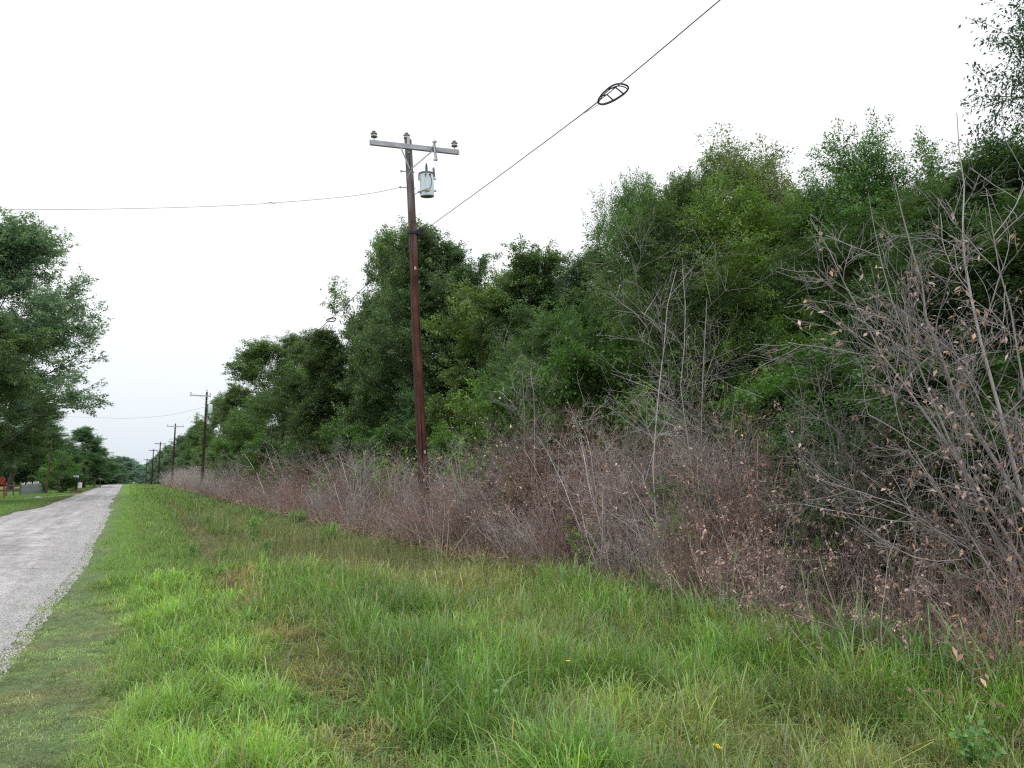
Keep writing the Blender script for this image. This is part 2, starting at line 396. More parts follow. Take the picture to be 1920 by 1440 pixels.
# the gravel shoulder: loose stones
def gravel():
    rng = np.random.default_rng(5); n = 26000
    r = np.exp(rng.uniform(math.log(5), math.log(40), n)); 
    y = r; e = road_right(y)
    x = e + .16 - np.abs(rng.normal(0, .42, n))*1.1
    k = x > -2.6; x = x[k]; y = y[k]; e = e[k]; n = len(x)
    x = x + 0; s = rng.uniform(.004, .010, n)*(1+y*.02)
    tet = np.array([[1, 0, -.3], [-.5, .87, -.3], [-.5, -.87, -.3], [.1, .1, .7], [-.6, .1, .35]])
    a = rng.uniform(0, 6.28, n); ca, sa = np.cos(a), np.sin(a)
    V = tet[None]*rng.uniform(.7, 1.3, (n, 5, 3))
    V = np.stack([V[..., 0]*ca[:, None]-V[..., 1]*sa[:, None], V[..., 0]*sa[:, None]+V[..., 1]*ca[:, None], V[..., 2]], -1)*s[:, None, None]
    z = np.where(x < e, .012+.035*np.sin(np.pi*np.clip((x-road_left(y))/(e-road_left(y)), 0, 1)), ground_z(x, y)+.004)
    V = V+np.stack([x, y, z], -1)[:, None]
    f = np.array([[0, 1, 3], [1, 4, 3], [1, 2, 4], [2, 0, 3], [2, 3, 4]])
    Fa = (f[None]+np.arange(n)[:, None, None]*5).reshape(-1, 3)
    g = rng.uniform(.34, .62, n); c = np.repeat(np.stack([g, g*.985, g*.98], -1), 5, 0)
    return np_mesh('gravel', V.reshape(-1, 3), Fa, M_twig, c)
tag(obj('gravel', gravel()), 'loose pale gravel scattered along the edge of the road', 'gravel', kind='stuff')

# ------------------------------------------------------------------ blades
def blades(name, x, y, h, w, c, rng, segs=2, lean=.5, mat=M_grass, z=None, root=.55):
    n = len(x); z = ground_z(x, y) if z is None else z
    a = rng.uniform(0, 2*math.pi, n); l = np.abs(rng.normal(0, lean, n))*h+.1*h
    dx, dy = np.cos(a)*l, np.sin(a)*l
    b = a + math.pi/2 + rng.normal(0, .7, n); wx, wy = np.cos(b)*w/2, np.sin(b)*w/2
    hh = np.sqrt(np.maximum(h*h-l*l*.55, (h*.3)**2))
    P0 = np.stack([x, y, z-.01], -1)
    W_ = np.stack([wx, wy, np.zeros(n)], -1)
    if segs == 1:
        V = np.stack([P0-W_, P0+W_, P0+np.stack([dx, dy, hh], -1)], 1); k = 3
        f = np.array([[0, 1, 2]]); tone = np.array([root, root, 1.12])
    else:
        P1 = P0+np.stack([dx*.28, dy*.28, hh*.6], -1)
        dr = np.clip(1.0-np.abs(rng.normal(0, .38, n))*np.clip(l/h, 0, 1.2), .25, 1)
        P2 = P0+np.stack([dx*1.1, dy*1.1, hh*dr], -1)
        P15 = P0+np.stack([dx*.66, dy*.66, hh*(.90-.05*(1-dr))], -1)
        V = np.stack([P0-W_*.8, P0+W_*.8, P1-W_, P1+W_, P15-W_*.7, P15+W_*.7, P2], 1); k = 7
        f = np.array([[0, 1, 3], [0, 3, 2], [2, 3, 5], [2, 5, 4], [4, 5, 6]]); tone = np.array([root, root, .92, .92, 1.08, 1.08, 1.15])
    Fa = (f[None]+np.arange(n)[:, None, None]*k).reshape(-1, 3)
    Cc = c[:, None, :]*tone[None, :, None]  # darker roots and lighter tips put occlusion shade into the blade colour
    return np_mesh(name, V.reshape(-1, 3), Fa, mat, Cc.reshape(-1, 3))

def verge_points(n, r0, r1, rng, a0=-14, a1=72):
    r = np.exp(rng.uniform(math.log(r0), math.log(r1), n)); a = np.radians(rng.uniform(a0, a1, n))
    return r*np.sin(a), r*np.cos(a), r
def make_grass(name, n, r0, r1, seed, segs, label):
    rng = np.random.default_rng(seed)
    x, y, r = verge_points(n, r0, r1, rng)
    e = road_right(y)+.02+.12*rng.random(len(x))**2-.34*sstep(.52, .66, fbm(x*1.6, y*.9, 131))*rng.random(len(x))
    k = ((x > e) & (x < 9.5)); x, y, r = x[k], y[k], r[k]
    # pull blades together into tufts
    tx = np.floor(x/.16+vnoise(x*3, y*3, 3)); ty = np.floor(y/.16)
    jx = _hash(tx, ty, 71)*.16+tx*.16-x; jy = _hash(tx, ty, 72)*.16+ty*.16-y
    q = .35*(r < 14); q = q*(x > .8)
    x = x+jx*q*.6; y = y+jy*q*.6
    c, h, d = turf(x, y)
    k = rng.random(len(x)) < d; x, y, r, c, h = x[k], y[k], r[k], c[k], h[k]
    n = len(x)
    c = c*(1+rng.normal(0, .17, n))[:, None]
    tanb = rng.random(n) < (.07+.05*(x > 2.4)); c[tanb] = np.array([.36, .31, .17])*rng.uniform(.6, 1.2, tanb.sum())[:, None]
    yel = rng.random(n) < .15; c[yel] *= np.array([1.35, 1.15, .8])
    blu = rng.random(n) < .12; c[blu] *= np.array([1.05, 1.05, 1.35])
    h = h*rng.lognormal(0, .33, n)*1.15; tall = rng.random(n) < .03; h[tall] *= 1.6
    w = np.maximum(.0052, r*.00075)*rng.uniform(.5, 1.6, n); h = np.clip(np.maximum(h, w*1.5), .01, .5)
    w = np.where(x < .3, np.minimum(w, .018)*.7, w)
    w[y < 14] *= 1.0; h = np.where(x < .3, np.maximum(h, .028), h)
    br_ = (rng.random(n) < .05) & (x > .8); w[br_] *= 2.0; h[br_] = h[br_]*1.0; c[br_] = c[br_]*.5+np.array([.20, .34, .14])*.6
    pk = (fbm(x*2.3, y*2.1, 63) - .5)[:, None]; c = c*np.array([[1.07, 1.0, .95]]); c = c*np.clip(1+pk*np.array([[.9, .8, .8]]), .4, 1.7)
    cell = _hash(np.floor(x/.11), np.floor(y/.11+x*2), 75); c = c*(.62+.72*cell)[:, None]; h = h*(.75+.5*_hash(np.floor(x/.11), np.floor(y/.11+x*2), 76))
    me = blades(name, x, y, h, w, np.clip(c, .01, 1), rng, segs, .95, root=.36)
    return tag(obj(name, me), label, 'grass', kind='stuff')
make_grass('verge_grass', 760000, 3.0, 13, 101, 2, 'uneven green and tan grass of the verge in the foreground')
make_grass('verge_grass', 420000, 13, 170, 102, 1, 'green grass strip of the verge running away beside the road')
# the mown lawn left of the road
rng = np.random.default_rng(9)
n = 90000; y_ = np.exp(rng.uniform(math.log(24), math.log(170), n)); x_ = road_left(y_)-.05-rng.random(n)**1.3*9
c_, h_, d_ = turf(x_, y_); k = rng.random(n) < .9; x_, y_, c_ = x_[k], y_[k], c_[k]
c_ = c_*(1+rng.normal(0, .12, len(x_)))[:, None]
tag(obj('lawn_grass', blades('lawn_grass', x_, y_, rng.uniform(.03, .09, len(x_)), y_*.0007, np.clip(c_, .01, 1), rng, 1, .5)),
    'short mown grass on the far side of the road by the fence', 'grass', kind='stuff')

# seed-headed grass: thin tan stems with fuzzy heads
def seedgrass():
    rng = np.random.default_rng(44); n = 15000
    x, y, r = verge_points(n*3, 3.2, 34, rng)
    p = np.exp(-(((x-4.3)/1.2)**2+((y-12)/5)**2)) + .55*np.exp(-(((x-3.4)/.9)**2+((y-22)/9)**2)) + .12*(x > 2.4)*(fbm(x, y, 81) > .5)
    k = (rng.random(len(x)) < p*.8) & (x < 6.3) & (x > 1.2); x, y, r = x[k], y[k], r[k]; n = len(x)
    z = ground_z(x, y); h = rng.uniform(.34, .72, n)*(.75+.35*sstep(6, 12, y)); a = rng.uniform(0, 6.28, n); l = np.abs(rng.normal(0, .32, n))*h
    w = np.maximum(.0016, r*.00022)
    top = np.stack([x+np.cos(a)*l, y+np.sin(a)*l, z+h], -1); mid = np.stack([x+np.cos(a)*l*.3, y+np.sin(a)*l*.3, z+h*.62], -1)
    P0 = np.stack([x, y, z], -1); W_ = np.stack([np.cos(a+1.57)*w, np.sin(a+1.57)*w, 0*w], -1)
    V1 = np.stack([P0-W_, P0+W_, mid-W_, mid+W_, top], 1).reshape(-1, 3)
    F1 = (np.array([[0, 1, 3], [0, 3, 2], [2, 3, 4]])[None]+np.arange(n)[:, None, None]*5).reshape(-1, 3)
    c1 = np.repeat(np.array([[.25, .25, .11]])*rng.uniform(.7, 1.3, (n, 1)), 5, 0)
    K = 7   # spikelets
    t = rng.uniform(.0, 1, (n, K)); b = top[:, None]*(1-t[..., None]*.3)+mid[:, None]*t[..., None]*.3
    o = rng.normal(0, 1, (n, K, 3))*np.array([1, 1, .5])*.028; s = np.maximum(.006, r*.0007)[:, None]
    d = rng.normal(0, 1, (n, K, 3)); d /= np.linalg.norm(d, axis=2)[..., None]; e = np.cross(d, [0, 0, 1]); 
    Q = b+o; V2 = np.stack([Q, Q+d*s[..., None]*1.8+np.array([0, 0, -.006]), Q+e*s[..., None]*.7], 2).reshape(-1, 3)
    F2 = np.arange(len(V2)).reshape(-1, 3)+len(V1)
    c2 = np.repeat(np.array([[.42, .37, .22]])*rng.uniform(.6, 1.25, (n*K, 1)), 3, 0)
    return np_mesh('seed_grass', np.r_[V1, V2], np.r_[F1, F2], M_dryleaf, np.r_[c1, c2])
tag(obj('seed_grass', seedgrass()), 'hazy tan seed-headed grass in front of the brush', 'grass', kind='stuff')

# clover-like creeping weeds and small broad leaves among the grass
def weeds():
    rng = np.random.default_rng(77); n = 190000
    x, y, r = verge_points(n, 3.2, 20, rng)
    k = (x > road_right(y)+.1) & (x < 6.4) & (fbm(x*1.3, y*1.3, 91) > .48); x, y, r = x[k], y[k], r[k]; n = len(x)
    c, h, d = turf(x, y)
    z = ground_z(x, y)+h*rng.uniform(.3, 1.0, n)
    a = rng.uniform(0, 6.28, n); L = rng.uniform(.010, .026, n)*np.where(x < .6, .6, 1); w = L*.55; tl = rng.normal(.1, .45, n)
    A = np.stack([np.cos(a)*np.cos(tl), np.sin(a)*np.cos(tl), np.sin(tl)], -1)*L[:, None]; B = np.stack([-np.sin(a), np.cos(a), rng.normal(0, .35, n)], -1)*w[:, None]*.6
    P = np.stack([x, y, z], -1)
    V = np.stack([P, P+A*.5+B, P+A, P+A*.5-B], 1).reshape(-1, 3); F_ = np.arange(len(V)).reshape(-1, 4)
    cc = np.repeat(np.clip(np.array([[.085, .19, .055]])*rng.uniform(.7, 2.4, (n, 1)), 0, 1), 4, 0)
    return np_mesh('leafy_weeds', V, F_, M_grass, cc)
tag(obj('leafy_weeds', weeds()), 'small leafy weeds creeping through the verge grass', 'weeds', kind='stuff')

# ------------------------------------------------------------------ branching
def tubes(P, Rr, s=3):
    """P (M,N,3), Rr (M,N) -> verts, quads"""
    M_, Nn, _ = P.shape
    T = np.gradient(P, axis=1); T /= np.linalg.norm(T, axis=2)[..., None]+1e-9
    ref = np.where(np.abs(T[..., 2:3]) < .9, np.array([0, 0, 1.0]), np.array([1.0, 0, 0]))
    u = np.cross(T, ref); u /= np.linalg.norm(u, axis=2)[..., None]+1e-9; w = np.cross(T, u)
    a = np.arange(s)*2*math.pi/s
    V = P[:, :, None]+Rr[:, :, None, None]*(np.cos(a)[None, None, :, None]*u[:, :, None]+np.sin(a)[None, None, :, None]*w[:, :, None])
    idx = np.arange(M_*Nn*s).reshape(M_, Nn, s); nx_ = np.roll(idx, -1, 2)
    F_ = np.stack([idx[:, :-1], nx_[:, :-1], nx_[:, 1:], idx[:, 1:]], -1).reshape(-1, 4)
    return V.reshape(-1, 3), F_
def grow(P, Rr, k, t, ang, L, n, rng, up=.0, wander=.15, rr=.55, tip=.25, grav=0.0, flat=0.0):
    """k children on each parent path. t, ang, L: arrays (M*k) or (lo,hi)"""
    M_, Nn, _ = P.shape; m = M_*k; pi = np.repeat(np.arange(M_), k)
    def arr(v): return rng.uniform(v[0], v[1], m) if isinstance(v, tuple) else np.broadcast_to(np.asarray(v, float), (m,)).copy()
    t = arr(t); ang = arr(ang); L = arr(L)
    f = np.clip(t, 0, .9999)*(Nn-1); i = f.astype(int); q = (f-i)[:, None]
    S = P[pi, i]*(1-q)+P[pi, i+1]*q; T = P[pi, i+1]-P[pi, i]; T /= np.linalg.norm(T, axis=1)[:, None]+1e-9
    r0 = (Rr[pi, i]*(1-q[:, 0])+Rr[pi, i+1]*q[:, 0])*rr
    v = rng.normal(0, 1, (m, 3)); v[:, 2] *= (1-flat); v -= T*(v*T).sum(1)[:, None]; v /= np.linalg.norm(v, axis=1)[:, None]+1e-9
    D = T*np.cos(ang)[:, None]+v*np.sin(ang)[:, None]
    out = np.zeros((m, n, 3)); out[:, 0] = S; st = (L/(n-1))[:, None]
    for j in range(1, n):
        out[:, j] = out[:, j-1]+D*st
        D = D+rng.normal(0, wander, (m, 3)); D[:, 2] += up/n-grav*j/n; D /= np.linalg.norm(D, axis=1)[:, None]
    Rc = r0[:, None]*np.linspace(1, tip, n)[None, :]
    return out, Rc, pi
def leaves_on(P, per, rng, L, W, base, spread=.12, droop=.25, tipbias=1.0, var=.22):
    """leaf quads scattered along paths P (M,N,3)"""
    M_, Nn, _ = P.shape; m = M_*per; pi = np.repeat(np.arange(M_), per)
    t = rng.random(m)**(1/(1+tipbias*.5))*.999; f = t*(Nn-1); i = f.astype(int); q = (f-i)[:, None]
    S = P[pi, i]*(1-q)+P[pi, i+1]*q; T = P[pi, i+1]-P[pi, i]; T /= np.linalg.norm(T, axis=1)[:, None]+1e-9
    o = rng.normal(0, 1, (m, 3)); sc = spread*(1.15-.75*t)[:, None]; S = S+o*sc*np.array([1, 1, .55])
    A = T*.6+rng.normal(0, .75, (m, 3)); A[:, 2] = A[:, 2]*.7-droop; A /= np.linalg.norm(A, axis=1)[:, None]
    nrm = rng.normal(0, .55, (m, 3))+np.array([0, 0, 1.0]); B = np.cross(A, nrm); B /= np.linalg.norm(B, axis=1)[:, None]+1e-9
    l = L*rng.uniform(.6, 1.3, m)[:, None]; w = W*rng.uniform(.6, 1.3, m)[:, None]
    up_ = np.cross(B, A)*(l*.10)
    V = np.stack([S, S+A*l*.45+B*w*.5+up_, S+A*l, S+A*l*.45-B*w*.5+up_], 1).reshape(-1, 3)
    F_ = np.arange(len(V)).reshape(-1, 4)
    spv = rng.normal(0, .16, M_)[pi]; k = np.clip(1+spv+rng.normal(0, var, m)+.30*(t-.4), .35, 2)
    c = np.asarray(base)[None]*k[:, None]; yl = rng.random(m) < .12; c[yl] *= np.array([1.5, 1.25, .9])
    return V, F_, np.repeat(np.clip(c*np.array([1.56, 1.36, 1.38]), 0, 1), 4, 0)
def join(parts):
    Vs, Fs, Cs, n = [], [], [], 0
    for V, F_, c in parts:
        Vs.append(V); Fs.append(F_+n); Cs.append(np.broadcast_to(np.asarray(c, float), (len(V), 3)) if np.ndim(c) == 1 else c); n += len(V)
    return np.concatenate(Vs), np.concatenate(Fs), np.concatenate(Cs)

def make_tree(seed, H=10.0, W=7.0, base=.06, limbs=24, br=8, sp=7, per=70, leaf=(.085, .045), green=(.045, .105, .032), profile='round', spread=.13, up=.35, flat=0.0, splen=(.45, 1.0), bare=None, core=0):
    rng = np.random.default_rng(seed)
    n = 12; tz = np.linspace(0, 1, n)
    tr = np.zeros((1, n, 3)); tr[0, :, 2] = tz*H*.9
    tr[0, :, :2] = np.cumsum(rng.normal(0, .012*H, (n, 2)), 0)*tz[:, None]
    rad = (np.linspace(1, .12, n)*H*.016)[None]; rad[0, 0] *= 1.35
    t = base + (1-base)*(np.arange(limbs)+rng.random(limbs))/limbs
    if profile == 'round': pr = np.clip(np.sin(math.pi*np.clip(t*.78+.2, 0, 1)), 0, 1)**.55
    elif profile == 'cone': pr = np.clip(1.08-t, .08, 1)**.8
    elif profile == 'skirt': pr = np.clip(1.02-.75*t**1.8, .1, 1)
    else: pr = np.clip(.55+.5*np.sin(math.pi*t), 0, 1)
    L1 = W*.5*pr*rng.uniform(.62, 1.12, limbs); A1 = R(78)-t*R(46)+rng.normal(0, .12, limbs)
    if profile == 'round': A1 = R(80)-t*R(60)+rng.normal(0, .12, limbs)
    P1, R1, _ = grow(tr, rad, limbs, t, A1, L1, 7, rng, up=up, wander=.10, rr=.5, flat=flat)
    lm = np.repeat(L1, br)
    P2, R2, _ = grow(P1, R1, br, (.22, 1.0), (R(25), R(65)), lm*rng.uniform(.22, .46, limbs*br), 5, rng, up=.25, wander=.14, rr=.6, flat=flat)
    P3, R3, _ = grow(P2, R2, sp, (.15, 1.0), (R(18), R(60)), splen, 4, rng, up=.22, wander=.16, rr=.6, grav=.05, flat=flat*.7)
    Pt, Rt, _ = grow(P1, R1, 3, (.7, 1.0), (R(5), R(35)), (splen[0]*.9, splen[1]*1.25), 4, rng, up=.3, wander=.12, rr=.6)
    wood = join([(*tubes(tr, rad, 8), (1, 1, 1)), (*tubes(P1, R1, 5), (1, 1, 1)), (*tubes(P2, np.maximum(R2, .006), 4), (1, 1, 1)), (*tubes(P3, np.maximum(R3*.8, .0035), 3), (1, 1, 1))])
    lv = [leaves_on(P3, per, rng, leaf[0], leaf[1], green, spread), leaves_on(Pt, int(per*1.1), rng, leaf[0], leaf[1], green, spread)]
    if core: lv.append(leaves_on(P2, core, rng, leaf[0]*1.7, leaf[1]*1.8, np.array(green)*.5, spread*3.0, tipbias=-.6))  # inner leaves coloured darker: crown-interior shade put into the colour
    cr = join(lv)
    z = cr[0][:, 2]; cx = np.hypot(cr[0][:, 0], cr[0][:, 1])
    tru = np_mesh('trunk', wood[0], wood[1], M_bark, None, True)
    crm = np_mesh('crown', cr[0], cr[1], M_leaf, cr[2])
    return tru, crm, float(np.percentile(z, 99.9)), float(np.percentile(cx, 97))*2

PROTO = {}
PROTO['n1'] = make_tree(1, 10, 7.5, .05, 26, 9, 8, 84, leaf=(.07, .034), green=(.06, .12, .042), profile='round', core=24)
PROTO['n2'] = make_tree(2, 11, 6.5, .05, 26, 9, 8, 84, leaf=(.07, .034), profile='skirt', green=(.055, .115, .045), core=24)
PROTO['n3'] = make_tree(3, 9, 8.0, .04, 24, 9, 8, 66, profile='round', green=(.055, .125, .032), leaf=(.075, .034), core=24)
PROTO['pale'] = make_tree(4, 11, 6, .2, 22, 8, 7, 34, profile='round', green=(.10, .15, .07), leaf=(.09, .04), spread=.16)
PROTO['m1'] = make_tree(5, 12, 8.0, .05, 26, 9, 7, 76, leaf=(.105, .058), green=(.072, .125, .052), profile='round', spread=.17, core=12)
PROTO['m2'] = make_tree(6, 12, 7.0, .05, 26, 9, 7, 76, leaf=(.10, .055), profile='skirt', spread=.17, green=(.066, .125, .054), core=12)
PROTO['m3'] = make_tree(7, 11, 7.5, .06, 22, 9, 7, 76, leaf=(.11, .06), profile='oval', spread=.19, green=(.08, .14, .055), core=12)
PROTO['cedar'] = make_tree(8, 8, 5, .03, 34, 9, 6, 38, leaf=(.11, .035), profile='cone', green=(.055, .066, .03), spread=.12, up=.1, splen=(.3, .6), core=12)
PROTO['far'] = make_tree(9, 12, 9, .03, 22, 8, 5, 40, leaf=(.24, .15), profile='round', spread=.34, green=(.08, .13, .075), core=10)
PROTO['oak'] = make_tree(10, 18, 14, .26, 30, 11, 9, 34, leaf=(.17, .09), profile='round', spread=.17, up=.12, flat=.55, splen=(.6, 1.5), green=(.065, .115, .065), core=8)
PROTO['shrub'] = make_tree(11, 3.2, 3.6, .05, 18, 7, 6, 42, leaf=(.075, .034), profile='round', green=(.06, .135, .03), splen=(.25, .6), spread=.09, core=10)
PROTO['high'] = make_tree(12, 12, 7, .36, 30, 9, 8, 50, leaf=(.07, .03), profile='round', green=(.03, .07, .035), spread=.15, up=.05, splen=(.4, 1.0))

def put_tree(kind, px, X=None, Y=None, top=None, width=None, label='', cat='tree', group=None, tone=(1, 1, 1), rz=None, name='broadleaf_tree', H=None, seed=0, dip=0.0, shift=0):
    g = at_X(px, X) if X is not None else at_Y(px, Y)
    x, y = float(g[0]), float(g[1])
    if H is None:
        p = at_X(px, X, top) if X is not None else at_Y(px, Y, top)
        H = float(p[2])
    gz = float(ground_z(x, y))
    tru, crm, h0, w0 = PROTO[kind]
    root = thing(name, label, cat, (x, y, gz-.05-dip), group)
    sz = (H-gz)/h0; sx = width/w0
    root.scale = (sx, sx, sz); random.seed(px*7+seed); root.rotation_euler = (0, 0, rz if rz is not None else random.uniform(0, 6.28))
    t = obj('trunk', tru, root); c = obj('crown', crm, root); k = random.uniform(.9, 1.12)
    c.color = (tone[0]*k, tone[1]*k, tone[2]*k, 1)
    return root

# ---- right-hand wood, front row (unique labels)
T = put_tree
T('n2', 1915, 10.3, None, 225, 6.0, 'dark green tree behind the tall bare dead tree at the right edge', tone=(.8, .85, .9), rz=1)
T('n1', 1775, 11.2, None, 300, 5.5, 'dark leafy tree just left of the upper limbs of the tall dead tree', tone=(.8, .85, .85))
T('n3', 1652, 12.0, None, 246, 5.0, 'tree with the pointed top right of the gap in the wood', tone=(.85, .95, .9))
T('n2', 1560, 12.6, None, 325, 4.8, 'lower tree in the dip left of the pointed treetop', tone=(.85, .95, .9))
T('n3', 1395, 12.0, None, 345, 6.0, 'yellowish green tree in front of the pale airy treetop', tone=(1.35, 1.2, .9))
T('n1', 1305, 11.8, None, 290, 5.6, 'tall fine-leaved tree with the highest top left of the pale treetop', tone=(1.0, 1.0, 1.0))
T('n3', 1205, 12.4, None, 312, 5.0, 'leafy tree forming the steep left shoulder of the big wood', tone=(.95, 1, .95))
T('n2', 1130, 13.5, None, 462, 5.4, 'small dark round-topped tree left of the steep shoulder of the wood', tone=(.6, .66, .65))
T('n1', 1060, 12.6, None, 560, 6, 'low tree filling the notch between the two high groups of trees', tone=(.85, .95, .9))
T('m1', 992, 14.0, None, 468, 7.0, 'rounded tree just left of the notch in the treeline', tone=(.85, .95, .95))
T('m3', 930, 13.6, None, 495, 6.5, 'light green tree between the round one and the pole trees', tone=(1.1, 1.1, .9))
T('m2', 862, 14.5, None, 455, 7.5, 'dark tree peak just right of the utility pole transformer side', tone=(.75, .85, .9))
T('m1', 800, 13.5, None, 432, 8.5, 'tall tree rising directly behind the utility pole', tone=(.8, .88, .92))
T('m3', 745, 13.0, None, 428, 7.2, 'tall bushy tree with highest crown left of the utility pole', tone=(.85, .95, .92))
T('m2', 672, 12.8, None, 610, 6.6, 'tree on the falling left flank behind the second cable loop', tone=(.85, .95, .9))
T('cedar', 632, 10.6, None, 628, 5.5, 'brownish dark cedar-like tree in the middle of the left flank', cat='tree', name='cedar_tree', tone=(.85, 1.35, 1.0))
T('m1', 590, 12.2, None, 625, 9, 'green tree left of the brownish cedar', tone=(.9, 1.0, .9))
T('m3', 528, 12.4, None, 655, 10.5, 'rounded tree standing out above the low treeline left of the cedar', tone=(.95, 1.05, .95))
T('m2', 480, 13.5, None, 742, 10, 'tree in the low saddle right of the second utility pole', tone=(1.0, 1.1, .95))
T('m1', 432, 14.0, None, 728, 10, 'twin-topped tree just right of the second utility pole', tone=(1.1, 1.15, 1.0))
T('m3', 408, 13.2, None, 748, 9, 'tree directly behind the second utility pole', tone=(.95, 1.05, .95))
# pale airy ones behind
T('pale', 1432, 16.5, None, 262, 6.0, 'pale airy treetop poking above the middle of the wood', tone=(1.1, 1.1, 1.1))
T('pale', 1510, 17.0, None, 300, 5.0, 'thin pale grey-green treetop right of the palest crown', tone=(.8, .95, .9))
# behind rows that close the wood
ks = ['n2', 'n1', 'm1', 'm2', 'm3']
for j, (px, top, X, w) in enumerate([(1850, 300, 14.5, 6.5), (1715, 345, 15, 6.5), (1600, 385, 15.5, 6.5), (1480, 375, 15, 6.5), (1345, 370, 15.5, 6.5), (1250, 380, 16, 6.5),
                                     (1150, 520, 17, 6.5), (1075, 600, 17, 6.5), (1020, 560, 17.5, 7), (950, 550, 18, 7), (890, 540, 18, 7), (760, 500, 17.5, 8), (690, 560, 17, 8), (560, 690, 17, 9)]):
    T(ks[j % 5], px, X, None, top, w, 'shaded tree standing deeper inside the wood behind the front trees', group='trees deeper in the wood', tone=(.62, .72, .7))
# far right-hand row
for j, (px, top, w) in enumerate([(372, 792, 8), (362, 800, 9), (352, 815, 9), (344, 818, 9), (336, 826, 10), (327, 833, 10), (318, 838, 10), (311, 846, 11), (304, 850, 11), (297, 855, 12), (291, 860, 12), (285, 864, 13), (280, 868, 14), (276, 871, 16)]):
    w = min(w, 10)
    T('far' if j > 1 else 'm2', px, 9.3+w*.45, None, top, w, 'distant tree in the row dwindling away right of the road', group='distant trees right of the road', tone=(.9+.03*j, 1.0+.03*j, .95+.08*j))  # leaf tone turns paler and bluer down the row: painted distance haze
# the tree outside the frame whose limbs hang in at the top right, and neighbours that close the edge
T('high', 2500, 9.0, None, None, 3.9, 'near tree whose sparse dark twigs hang in at the top right corner', tone=(.8, .9, 1.1), H=11.2, rz=2.0)
T('n1', 2120, 10.8, None, 320, 6.5, 'dark tree cut off by the right edge of the view', tone=(.8, .9, .85))
# understory along the wood's edge
US = [(1880, 8.9, 690, 3.6, 'dark green shrub low behind the dead tree at the right edge', (.6, .7, .65)),
      (1760, 9.4, 640, 3.8, 'dark shrub behind the leaning grey branches', (.6, .75, .65)),
      (1600, 9.2, 620, 4.0, 'mid green shrub with clear leaf clusters behind the leaf-hung brush', (.8, .95, .8)),
      (1480, 9.3, 650, 3.6, 'bright fine-leaved shrub at the right of the dark hollow', (.95, 1.0, .85)),
      (1240, 9.6, 720, 2.6, 'small lit shrub at the foot of the tall fine-leaved tree', (1.0, 1.1, .8)),
      (1130, 9.8, 600, 4.0, 'drooping green shrub right of the grey dead saplings', (.85, .95, .8)),
      (1030, 10.0, 640, 3.8, 'green shrub behind the grey dead saplings', (.8, .9, .8)),
      (920, 9.4, 700, 3.4, 'yellow-green shrub right of the utility pole', (1.25, 1.2, .8)),
      (845, 9.6, 790, 3.0, 'low feathery green shrub beside the utility pole foot', (1.1, 1.15, .9)),
      (740, 9.8, 780, 4.0, 'low shrub just left of the utility pole foot', (.7, .85, .75)),
      (650, 9.5, 775, 4.0, 'green shrub under the brownish cedar', (.75, .85, .75)),
      (560, 9.6, 800, 4.5, 'shrub at the wood edge left of the cedar', (.75, .9, .75)),
      (500, 9.8, 810, 5.0, 'leafy shrub under the rounded tree of the low treeline', (.8, .95, .8)),
      (450, 9.8, 800, 6.0, 'leafy shrub right of the second utility pole foot', (.95, 1.05, .85))]
for px, X, top, w, lab, tone in US:
    T('shrub', px, X, None, top, w, lab, cat='shrub', name='green_shrub', tone=tone)

# ---- left of the road
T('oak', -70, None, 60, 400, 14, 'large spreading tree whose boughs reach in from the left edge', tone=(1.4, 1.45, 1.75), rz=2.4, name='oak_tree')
T('m1', -60, None, 52, 560, 9, 'green tree beneath the spreading boughs at the left edge', tone=(.75, .85, .8))
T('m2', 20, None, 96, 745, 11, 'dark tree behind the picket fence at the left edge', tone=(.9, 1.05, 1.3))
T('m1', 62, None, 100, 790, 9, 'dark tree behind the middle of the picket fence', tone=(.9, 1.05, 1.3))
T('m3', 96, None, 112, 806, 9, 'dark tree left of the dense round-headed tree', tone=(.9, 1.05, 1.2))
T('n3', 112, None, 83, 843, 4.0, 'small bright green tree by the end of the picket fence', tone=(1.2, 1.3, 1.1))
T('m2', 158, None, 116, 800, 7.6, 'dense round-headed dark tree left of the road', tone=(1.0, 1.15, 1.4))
T('m1', 178, None, 128, 836, 5.5, 'green tree at the right foot of the round-headed tree', tone=(.95, 1.1, .95))
T('shrub', 126, None, 84, 893, 2.4, 'small dark round bush beside the bright young tree', cat='shrub', name='round_bush', tone=(.45, .55, .5))
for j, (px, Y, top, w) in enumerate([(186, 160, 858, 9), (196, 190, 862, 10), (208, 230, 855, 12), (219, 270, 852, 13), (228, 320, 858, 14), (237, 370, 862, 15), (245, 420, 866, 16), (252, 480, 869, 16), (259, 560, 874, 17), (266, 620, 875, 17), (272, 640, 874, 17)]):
    T('far', px, None, Y, top, w, 'hazy distant tree in the wood closing the road on the left', group='distant trees left of the road', tone=(1.0+.08*j, 1.15+.09*j, 1.5+.25*j), dip=.5)  # haze put into the leaf colour, stronger for each farther tree

for j, (px, Y, top, w) in enumerate([(-40, 140, 820, 15), (10, 150, 815, 14), (50, 155, 822, 13), (85, 150, 828, 12), (130, 160, 840, 12), (165, 165, 850, 9)]):
    T('far', px, None, Y, top, w, 'dark tree in the belt across the pasture behind the fence', group='trees behind the pasture', tone=(.55, .7, .75), dip=.3)

